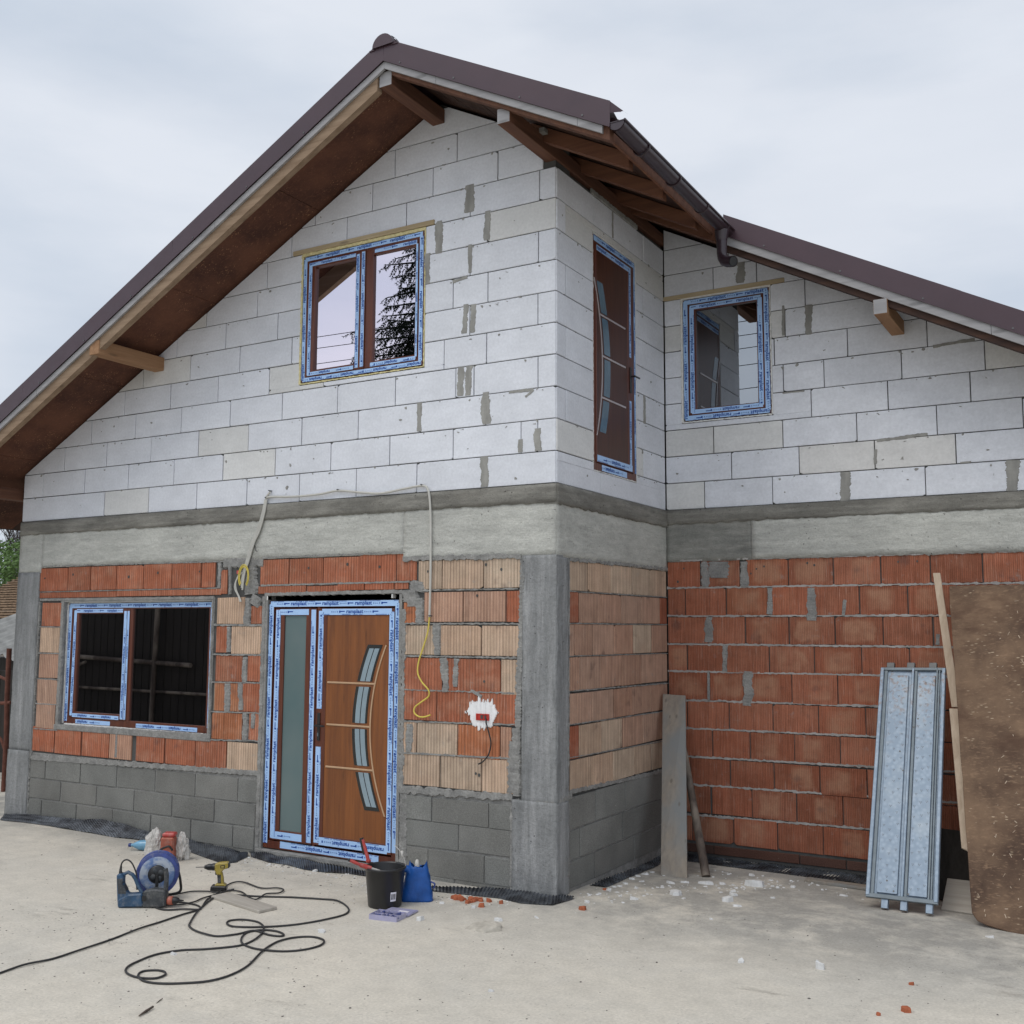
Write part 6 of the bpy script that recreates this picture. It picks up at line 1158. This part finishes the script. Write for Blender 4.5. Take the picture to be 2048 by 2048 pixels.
bb = thing('shopping_bag', 'blue plastic bag with a white tip sticking out, right behind the bucket', 'bag', fr((-.835, -.56, gh(-.8, -.55)), CAMX)@Matrix.Diagonal((1.12, 1, .90, 1)))
o = bpy.data.objects.new('bag_body', me); COL.objects.link(o); o.parent = bb
mb = MB(); mb.tube(smooth_path([Vector(p) for p in ((-.045, -.01, .21), (-.07, -.015, .25), (-.095, -.02, .245), (-.11, -.02, .215))]), .026, 8, radii=None); mb.build('bag_handle', 'bag_blue', bb)
mb = MB(); mb.lathe([(.018, .22), (.015, .29), (.009, .315), (0, .32)], 'z', 12, (-.005, 0, 0)); mb.build('silicone_tube', 'bag_white', bb)
mb = MB(); mb.tube(smooth_path([Vector(p) for p in ((.085, -.02, .15), (.112, -.025, .135), (.105, -.02, .10))]), .006, 6); mb.build('bag_handle', 'reel_blue', bb)
# organiser box with open lid
ob = thing('organiser_box', 'small lilac plastic organiser box, open, in front of the bucket', 'organiser box', fr((-.72, -1.055, gh(-.72, -1.05)), Vector((math.cos(R(8)), math.sin(R(8)), 0))))
mb = MB(); mb.box(-.11, .10, -.07, .07, .0, .006).box(-.11, .10, -.07, -.065, .006, .034).box(-.11, .10, .065, .07, .006, .034).box(-.11, -.105, -.065, .065, .006, .034).box(.095, .10, -.065, .065, .006, .034).box(-.03, -.027, -.065, .065, .006, .030).box(.035, .038, -.065, .065, .006, .030).box(-.105, .095, -.002, .002, .006, .029); mb.build('tray', 'lilac_plastic', ob)
mb = MB()
for i in range(46): 
    x, y = rng.choice([-.065, .0, .066])+rng.uniform(-.02, .02), rng.choice([-.034, .034])+rng.uniform(-.02, .02); a = rng.uniform(0, 3.1); mb.tube([(x, y, .014+rng.uniform(0, .012)), (x+.02*math.cos(a), y+.02*math.sin(a), .014+rng.uniform(0, .014))], .0042, 5)
mb.build('screws', 'reel_blue', ob)['kind'] = 'stuff'
mb = MB(); mb.box(-.10, .11, .078, .225, .004, .012).box(-.095, .105, .084, .219, .0125, .014); mb.build('lid', 'lilac_plastic', ob)
mb = MB(); mb.box(.0, .075, .09, .16, .0143, .0155); mb.build('paper_label', 'paper', ob)

# ------------------------------------------------------------------ rubble
def chunk(name, mat, x, y, w_, h_, label, cat, group=None, flat=.5, seed=0):
    rr_ = random.Random(seed*7+1); n = rr_.randint(5, 7); a0 = rr_.uniform(0, 6.28); w_ = max(w_, .03); t = max(.010, min(.06, h_*flat+.006)); dp = min(max(h_*2.2, w_*.45), w_*1.1)
    P_ = [(w_/2*rr_.uniform(.6, 1.05)*math.cos(a0+i*6.283/n), dp/2*rr_.uniform(.6, 1.05)*math.sin(a0+i*6.283/n)) for i in range(n)]
    tx, ty = rr_.uniform(-.18, .18), rr_.uniform(-.18, .18); mb = MB()
    bot = [(p[0], p[1], 0) for p in P_]; top = [(p[0]*.88+rr_.uniform(-.003, .003), p[1]*.88, max(.004, t*rr_.uniform(.75, 1.15)+p[0]*tx+p[1]*ty)) for p in P_]
    mb.add(bot+top, [tuple(range(n-1, -1, -1)), tuple(range(n, 2*n))]+[(i, (i+1) % n, (i+1) % n+n, i+n) for i in range(n)])
    o = mb.build(name, mat, None, (x, y, gh(x, y)-.002), (0, 0, rr_.uniform(-.5, .5)), bevel=.0015); return tag(o, label, cat, group)
big_lab = {4: ('white block fragment with a curved face, largest piece in front of the red wall', .5)}
SINGLE = {2: 'long flat white block shard lying behind the grey plank foot', 9: 'small white block stub lying on the bare yard', 14: 'white block flake with a raised edge left of the grey plank'}
for i, (x, y, w_, h_) in enumerate(CHIP_white):
    sp = {4: 'long white block shard lying in front of the red wall', 8: 'chunky broken white block piece with a straight edge in front of the red wall', 23: 'white block scrap right of the organiser box', 14: 'sharp white block flake standing up where the yard meets the corner'}
    if i in sp: chunk('block_fragment', 'chip_white', x, y, w_, h_, sp[i], 'rubble', None, .55, i)
    else:
        near = min(((.45, 1.1, 'at the foot of the tall grey plank'), (.15, .55, 'beside the side wall foot right of the corner column'), (1.5, 1.3, 'in front of the set-back red wall'), (1.2, .5, 'on the open yard before the red wall'), (-.4, -.6, 'near the orange brick shards'), (-1.6, -.5, 'before the front door threshold'), (-1.6, -1.6, 'beside the looped black cord'), (2.6, .3, 'before the large brown board'), (.6, -1.6, 'on the bare middle of the yard')), key=lambda q: (q[0]-x)**2+(q[1]-y)**2)[2]
        chunk('block_fragment', 'chip_white', x, y, w_, h_, 'small flat chip of white block '+near, 'rubble', 'white block chips '+near, .35, i)
rl = ('red brick fragment on the ground right of the corner column', 'orange red brick fragment alone near the lower right of the yard', 'small dark red brick chip above the lone orange fragment', 'small brown brick chip left of the lone orange fragment', 'tiny pale brick chip beside the corner rubble')
for i, (x, y, w_, h_) in enumerate(CHIP_red): chunk('brick_fragment', 'chip_red', x, y, w_*.8, h_*.7, rl[i], 'rubble', None, .8, 70+i)
o = chunk('block_stub', 'chip_white', *[0, 0, .07, .03], 'white block stub standing in the open yard at right', 'rubble', None, 1.2, 99)
gx = (1348+1005/2.76, 1348+1625/2.76)
o.location = (2.055, -.62, -.10)
chunk('mortar_slab', 'chip_grey', -.05, -.93, .27, .11, 'broad flat slab of dry mortar in front of the corner column', 'rubble', None, .18, 123)
chunk('mortar_slab', 'chip_grey', .02, -.86, .10, .04, 'small slab of dry mortar leaning on the broad one', 'rubble', None, .5, 124)
for (a, b, r_, lb) in (((-1.075, -3.365), (-1.06, -3.20), .007, 'thick dark wooden sliver near the lower left edge of the yard'), ((-1.06, -3.15), (-1.06, -3.06), .003, 'thin dark twig beside the thick sliver near the lower left edge')):
    a = SLV[0] if r_ > .005 else SLV[2]; b = SLV[1] if r_ > .005 else SLV[3]
    mb = MB(); mb.tube([Vector((0, 0, 0)), Vector((b[0]-a[0], b[1]-a[1], .004))*.5, Vector((b[0]-a[0], b[1]-a[1], .003))], r_, 6, radii=[r_*.5, r_, r_*.8]); tag(mb.build('wood_sliver', 'rough_pole', None, (a[0], a[1], gh(*a)+r_)), lb, 'rubble')
for i in range(26):
    x = -.52+rng.gauss(0, .10); y = -.36+rng.gauss(0, .035); chunk('brick_shard', 'chip_red', x, y, rng.uniform(.03, .07), rng.uniform(.012, .03), 'orange red brick shard in the small heap beside the blue bag', 'rubble', 'brick shards in a heap beside the blue bag', .7, 200+i)
# countless small debris
mb = MB()
def bit(x, y, s_):
    h_ = s_*rng.uniform(.12, .45); a = rng.uniform(0, 6.28); z = gh(x, y)-.001; pts = [(x+s_*rng.uniform(.4, 1)*math.cos(a+k*1.5708), y+s_*rng.uniform(.4, 1)*math.sin(a+k*1.5708)) for k in range(4)]
    mb.add([(p[0], p[1], z) for p in pts]+[(x+(p[0]-x)*.7, y+(p[1]-y)*.7, z+h_) for p in pts], [(4, 5, 6, 7), (0, 1, 5, 4), (1, 2, 6, 5), (2, 3, 7, 6), (3, 0, 4, 7)])
for i in range(170):
    t = rng.random(); x = -.0+t*1.1+rng.gauss(.16, .10); y = .2+t*1.55-abs(rng.gauss(0, .18))
    if y < 1.95 and x > .06: bit(x, y, abs(rng.gauss(0, .011))+.003)
for i in range(90): x = rng.uniform(.1, 2.0); y = 1.72-abs(rng.gauss(0, .22)); bit(x, y, abs(rng.gauss(0, .009))+.003)
for i in range(500): x = rng.uniform(-3.2, -.2); y = -.12-abs(rng.gauss(0, .16)); bit(x, y, abs(rng.gauss(0, .006))+.002)
for i in range(160): x = rng.gauss(-1.1, .25); y = rng.gauss(-.5, .12); bit(x, y, abs(rng.gauss(0, .006))+.002)
o = mb.build('white_debris', 'chip_white', None, recalc=False); tag(o, 'crumbs of white block and mortar strewn along the wall feet', 'debris', None, 'stuff')
mb = MB()
for i in range(2800):
    x = rng.uniform(-5.5, 3.2); y = rng.uniform(-4.5, .2)
    if nz(x*.9, y*.9, 11) < -.02: continue
    bit(x, y, abs(rng.gauss(0, .0042))+.0014)
for i in range(500): x = rng.uniform(-4.2, -.3); y = -.15-abs(rng.gauss(0, .25)); bit(x, y, abs(rng.gauss(0, .005))+.002)
for (cx_, cy_, sx_, sy_, n_) in ((-2.0, -2.2, .5, .25, 70), (-1.6, -2.7, .35, .25, 60), (-2.6, -2.4, .4, .2, 40), (-3.6, -1.6, .6, .25, 40), (-1.9, -.7, .7, .18, 60), (-.2, -1.9, .6, .5, 25), (.9, -.4, .9, .5, 40), (1.6, -2.0, .8, .6, 30)):
    for i in range(n_): bit(rng.gauss(cx_, sx_), rng.gauss(cy_, sy_), rng.uniform(.004, .011))
o = mb.build('dark_grit', 'chip_grey', None, recalc=False)
MAT_g = simple('grit', (.13, .12, .11), .95, .1); o.data.materials.clear(); o.data.materials.append(MAT_g)
tag(o, 'dark grit and pebbles scattered over the yard', 'grit', None, 'stuff')

# ------------------------------------------------------------------ what shows past the left corner
nh = empty('neighbour_house', 'old neighbouring house with a brown clay tile roof past the left corner', 'house', (-24.5, 13, -.1))
mb = MB(); mb.box(-4, 4, 0, 5, 0, 2.4); mb.build('wall', 'house_wall_old', nh)
mb = MB()
nr = 22
for r_ in range(nr):
    y = -.8+r_*.17; z = 2.02+r_*.085
    for i in range(42):
        x = -4.2+i*.2; mb.box(x+.004, x+.196, y, y+.21, z+.012*nz(i*.9, r_*1.3), z+.030+.012*nz(i*.9, r_*1.3))
o = mb.build('roof_tiles', 'old_tile', nh); o['kind'] = 'stuff'
mb = MB(); mb.prism([(-.8, 1.98), (2.9, 3.83), (6.6, 1.98)], -4.2, 4.2); mb.xf(Matrix(((0, 1, 0, 0), (1, 0, 0, 0), (0, 0, 1, 0), (0, 0, 0, 1)))); mb.build('roof', 'old_tile', nh)
sh = empty('shed', 'low shed with a grey corrugated roof behind the left corner', 'shed', (-14.2, 6, -.1))
mb = MB(); n = 60; vs = []
for j in range(2):
    for i in range(n+1): x = -1.5+3.4*i/n; vs.append((x, -.9+j*2.6, 1.42-.18*x*.0+j*.9+.035*math.sin(i*1.7)-.22*(x-0)))
mb.add(vs, [(i, i+1, n+2+i, n+1+i) for i in range(n)], 0, True); mb.build('corrugated_roof', 'asbestos', sh, recalc=False)
mb = MB(); mb.box(-1.4, 1.6, -.4, 1.6, 0, 1.35); mb.build('wall', 'dark_fence', sh)
fg = empty('rusty_gate', 'rusty iron post with rails against the dark boards at the left corner', 'gate', (-8.05, 1.0, -.1))
mb = MB(); mb.tube([(.10, 0, 0), (.10, 0, .6), (.07, 0, 1.1), (.06, 0, 1.68)], .03, 8); mb.build('post', 'rust', fg)
mb = MB(); mb.tube([(-.6, .02, 1.05), (-.1, 0, 1.02), (.15, 0, 1.04)], .022, 8); mb.build('rail', 'rust', fg)
mb = MB(); mb.tube([(-.6, .02, 1.32), (-.1, 0, 1.34), (.08, 0, 1.30)], .02, 8); mb.tube([(-.25, 0, .75), (0, 0, .60), (.10, 0, .45)], .016, 8); mb.build('rail', 'rust', fg)
bf = empty('board_fence', 'dark board fence behind the rusty post at the far left', 'fence', (-9.3, 2.0, -.1))
for i in range(9): mb = MB(); mb.box(-1.6+i*.26, -1.6+i*.26+.245, 0, .03, 0, 1.35+.05*nz(i, 4)); mb.build('board', 'dark_fence', bf)
# tree and bush far left
def bare_tree(name, label, loc, h_, seed, mat='bark'):
    rr_ = random.Random(seed); t = empty(name, label, 'tree', loc); trunk = MB(); tw = MB()
    def grow(mb, p, d, l_, r_, lev):
        pts = [p]; q = p.copy(); dd = d.copy()
        for k_ in range(3): dd = (dd+Vector((rr_.uniform(-.22, .22), rr_.uniform(-.22, .22), rr_.uniform(-.05, .18)))).normalized(); q = q+dd*l_/3; pts.append(q.copy())
        mb.tube(pts, r_, 5 if lev > 1 else 7, radii=[r_, r_*.85, r_*.7, r_*.5], caps=False)
        if lev >= 5: return
        for k_ in range(rr_.randint(3, 4) if lev < 4 else 3):
            a = rr_.uniform(0, 6.28); s_ = rr_.uniform(.35, .85); nd = (dd+Vector((math.cos(a)*s_, math.sin(a)*s_, rr_.uniform(-.1, .35)))).normalized(); st = pts[rr_.choice([1, 2, 3, 3])]
            grow(tw, st, nd, l_*rr_.uniform(.62, .8), r_*.5, lev+1)
    grow(trunk, Vector((0, 0, 0)), Vector((0, 0, 1)), h_*.38, h_*.028, 0)
    trunk.build('trunk', mat, t, recalc=False); tw.build('crown', mat, t, recalc=False); return t
bare_tree('bare_tree', 'leafless tree above the neighbouring tile roof at the far left', (-38.6, 22, -.1), 7.6, 5)
bare_tree('bare_tree', 'second leafless tree farther left behind the house', (-40.6, 23, -.1), 7.0, 8)
def leafy(name, label, loc, rx, rz_, z0, n, seed, mat, s_=.09, cat='bush'):
    rr_ = random.Random(seed); t = empty(name, label, cat, loc); mb = MB()
    for i in range(n):
        while True:
            p = Vector((rr_.uniform(-1, 1), rr_.uniform(-1, 1), rr_.uniform(-1, 1)))
            if p.length < 1 and nz(p.x*2.2+seed, p.y*2.2, p.z*2.2) > -.18-.3*(1-p.length): break
        c_ = Vector((p.x*rx, p.y*rx, z0+p.z*rz_)); a = Vector((rr_.gauss(0, 1), rr_.gauss(0, 1), rr_.gauss(0, 1))).normalized(); b = a.orthogonal().normalized(); q = s_*rr_.uniform(.6, 1.3)
        mb.add([c_-a*q*.4, c_+b*q, c_+a*q*.4, c_-b*q], [(0, 1, 2, 3)])
    mb.build('foliage', mat, t, recalc=False); mb = MB(); mb.tube([(0, 0, 0), (.05, 0, z0*.5), (0, 0, z0)], .07, 7); mb.build('stem', 'bark', t); return t
leafy('bush', 'fresh green bush over the ridge of the neighbouring roof at the far left', (-31.6, 17, -.1), 1.5, 1.0, 4.1, 3000, 2, 'leaf_green', .08)
# ------------------------------------------------------------------ behind the photographer, seen in the panes
sp = empty('spruce_tree', 'tall spruce mirrored in the right pane of the upper gable window', 'tree', (-10.35, -13, -.12))
mb = MB(); mb.tube([(0, 0, 0), (.03, 0, 5), (0, .02, 10), (0, 0, 13.2)], .2, 10, radii=[.22, .16, .08, .015]); mb.build('trunk', 'bark', sp)
mb = MB(); rr_ = random.Random(11); z = 1.4
while z < 13.0:
    nb = rr_.randint(5, 7); a0 = rr_.uniform(0, 6.28); Lb = max(.15, (13.3-z)*.36*rr_.uniform(.85, 1.15))
    for k_ in range(nb):
        a = a0+k_*6.283/nb+rr_.uniform(-.25, .25); l_ = Lb*rr_.uniform(.75, 1.1); pts = []
        for s_ in range(7):
            q = s_/6; pts.append(Vector((math.cos(a)*l_*q, math.sin(a)*l_*q, z+.12*l_*q-.55*l_*q*q+.28*l_*q**3)))
        mb.tube(pts, .02, 4, radii=[.03*(1-.8*i/6)+.005 for i in range(7)], caps=False)
        if z < 4.5: continue
        def tuft(p, d_, n_, ln):
            for m_ in range(n_):
                e = p+(d_*.9+Vector((rr_.gauss(0, .6), rr_.gauss(0, .6), rr_.gauss(-.25, .5)))).normalized()*ln*rr_.uniform(.6, 1.2); w_ = Vector((rr_.gauss(0, 1), rr_.gauss(0, 1), rr_.gauss(0, 1))).normalized()*.013; mb.add([p-w_, p+w_, e], [(0, 1, 2)])
        ns = max(3, int(l_*10))
        for i in range(ns):
            q = (i+.9)/ns; x = min(5.999, q*6); j = int(x); p = pts[j].lerp(pts[j+1], x-j); dv = (pts[j+1]-pts[j]).normalized(); sd_ = dv.cross(Vector((0, 0, 1))).normalized(); tuft(p, dv, 7, .09)
            for sg in (-1, 1):
                tl_ = (.12+.30*l_*(1-q*.7))*rr_.uniform(.5, 1.25); dr = (sd_*sg*rr_.uniform(.3, .9)+dv*rr_.uniform(.3, .9)+Vector((0, 0, rr_.uniform(-1.2, -.1)))).normalized(); k2 = max(3, int(tl_/.055)); pp = p.copy()
                for m2 in range(k2):
                    p2 = pp+dr*tl_/k2; w_ = dr.orthogonal().normalized()*.008; mb.add([pp-w_, pp+w_, p2], [(0, 1, 2)]); tuft(p2, dr, 7, .075); dr = (dr+Vector((rr_.gauss(0, .12), rr_.gauss(0, .12), -.10))).normalized(); pp = p2
    z += .26+.10*rr_.random()
mb.build('crown', 'needles', sp, recalc=False)
wr = empty('overhead_wires', 'overhead wires mirrored in the upper windows', 'wires', (-12, -16, 9.5))
for i, (z0, dz) in enumerate(((10.45, -.1), (10.20, -.25), (9.72, .0), (9.38, -.15), (8.6, .1))):
    mb = MB(); mb.tube([(x, -.15*i, z0-9.5+dz*(x+12)/30+.0016*(x-2)**2-.25) for x in range(-26, 30, 3)], .011, 5); mb.build('wire', 'wire_black', wr)
yf = empty('yard_fence', 'dark board fence with log rails mirrored in the lower window', 'fence', (-13, -7.4, -.12))
for i in range(44): x = -5.5+i*.21; mb = MB(); mb.box(x, x+.19, .02*nz(i, 1), .03+.02*nz(i, 1), 0, 2.75+.12*nz(i*.7, 6)); mb.build('board', 'dark_fence', yf)
for (pts, r_) in (((( -4.2, .12, 1.55), (-2, .14, 1.35), (0, .13, 1.28), (1.2, .13, 1.24)), .045), (((-4.5, .12, .95), (-2.6, .13, 1.0), (-1.8, .15, 1.25)), .03), (((-4.5, .1, .75), (2.5, .1, .70)), .03), (((.2, .15, 0), (.25, .14, 2.6)), .05)):
    mb = MB(); mb.tube([Vector(p) for p in pts], r_, 8); mb.build('log_rail', 'rough_pole', yf)
for ob_ in bpy.data.objects:
    if ob_.type == 'MESH':
        for p in (): pass
print('objects', len(bpy.data.objects), 'tris', sum(len(o.data.polygons) for o in bpy.data.objects if o.type == 'MESH'))
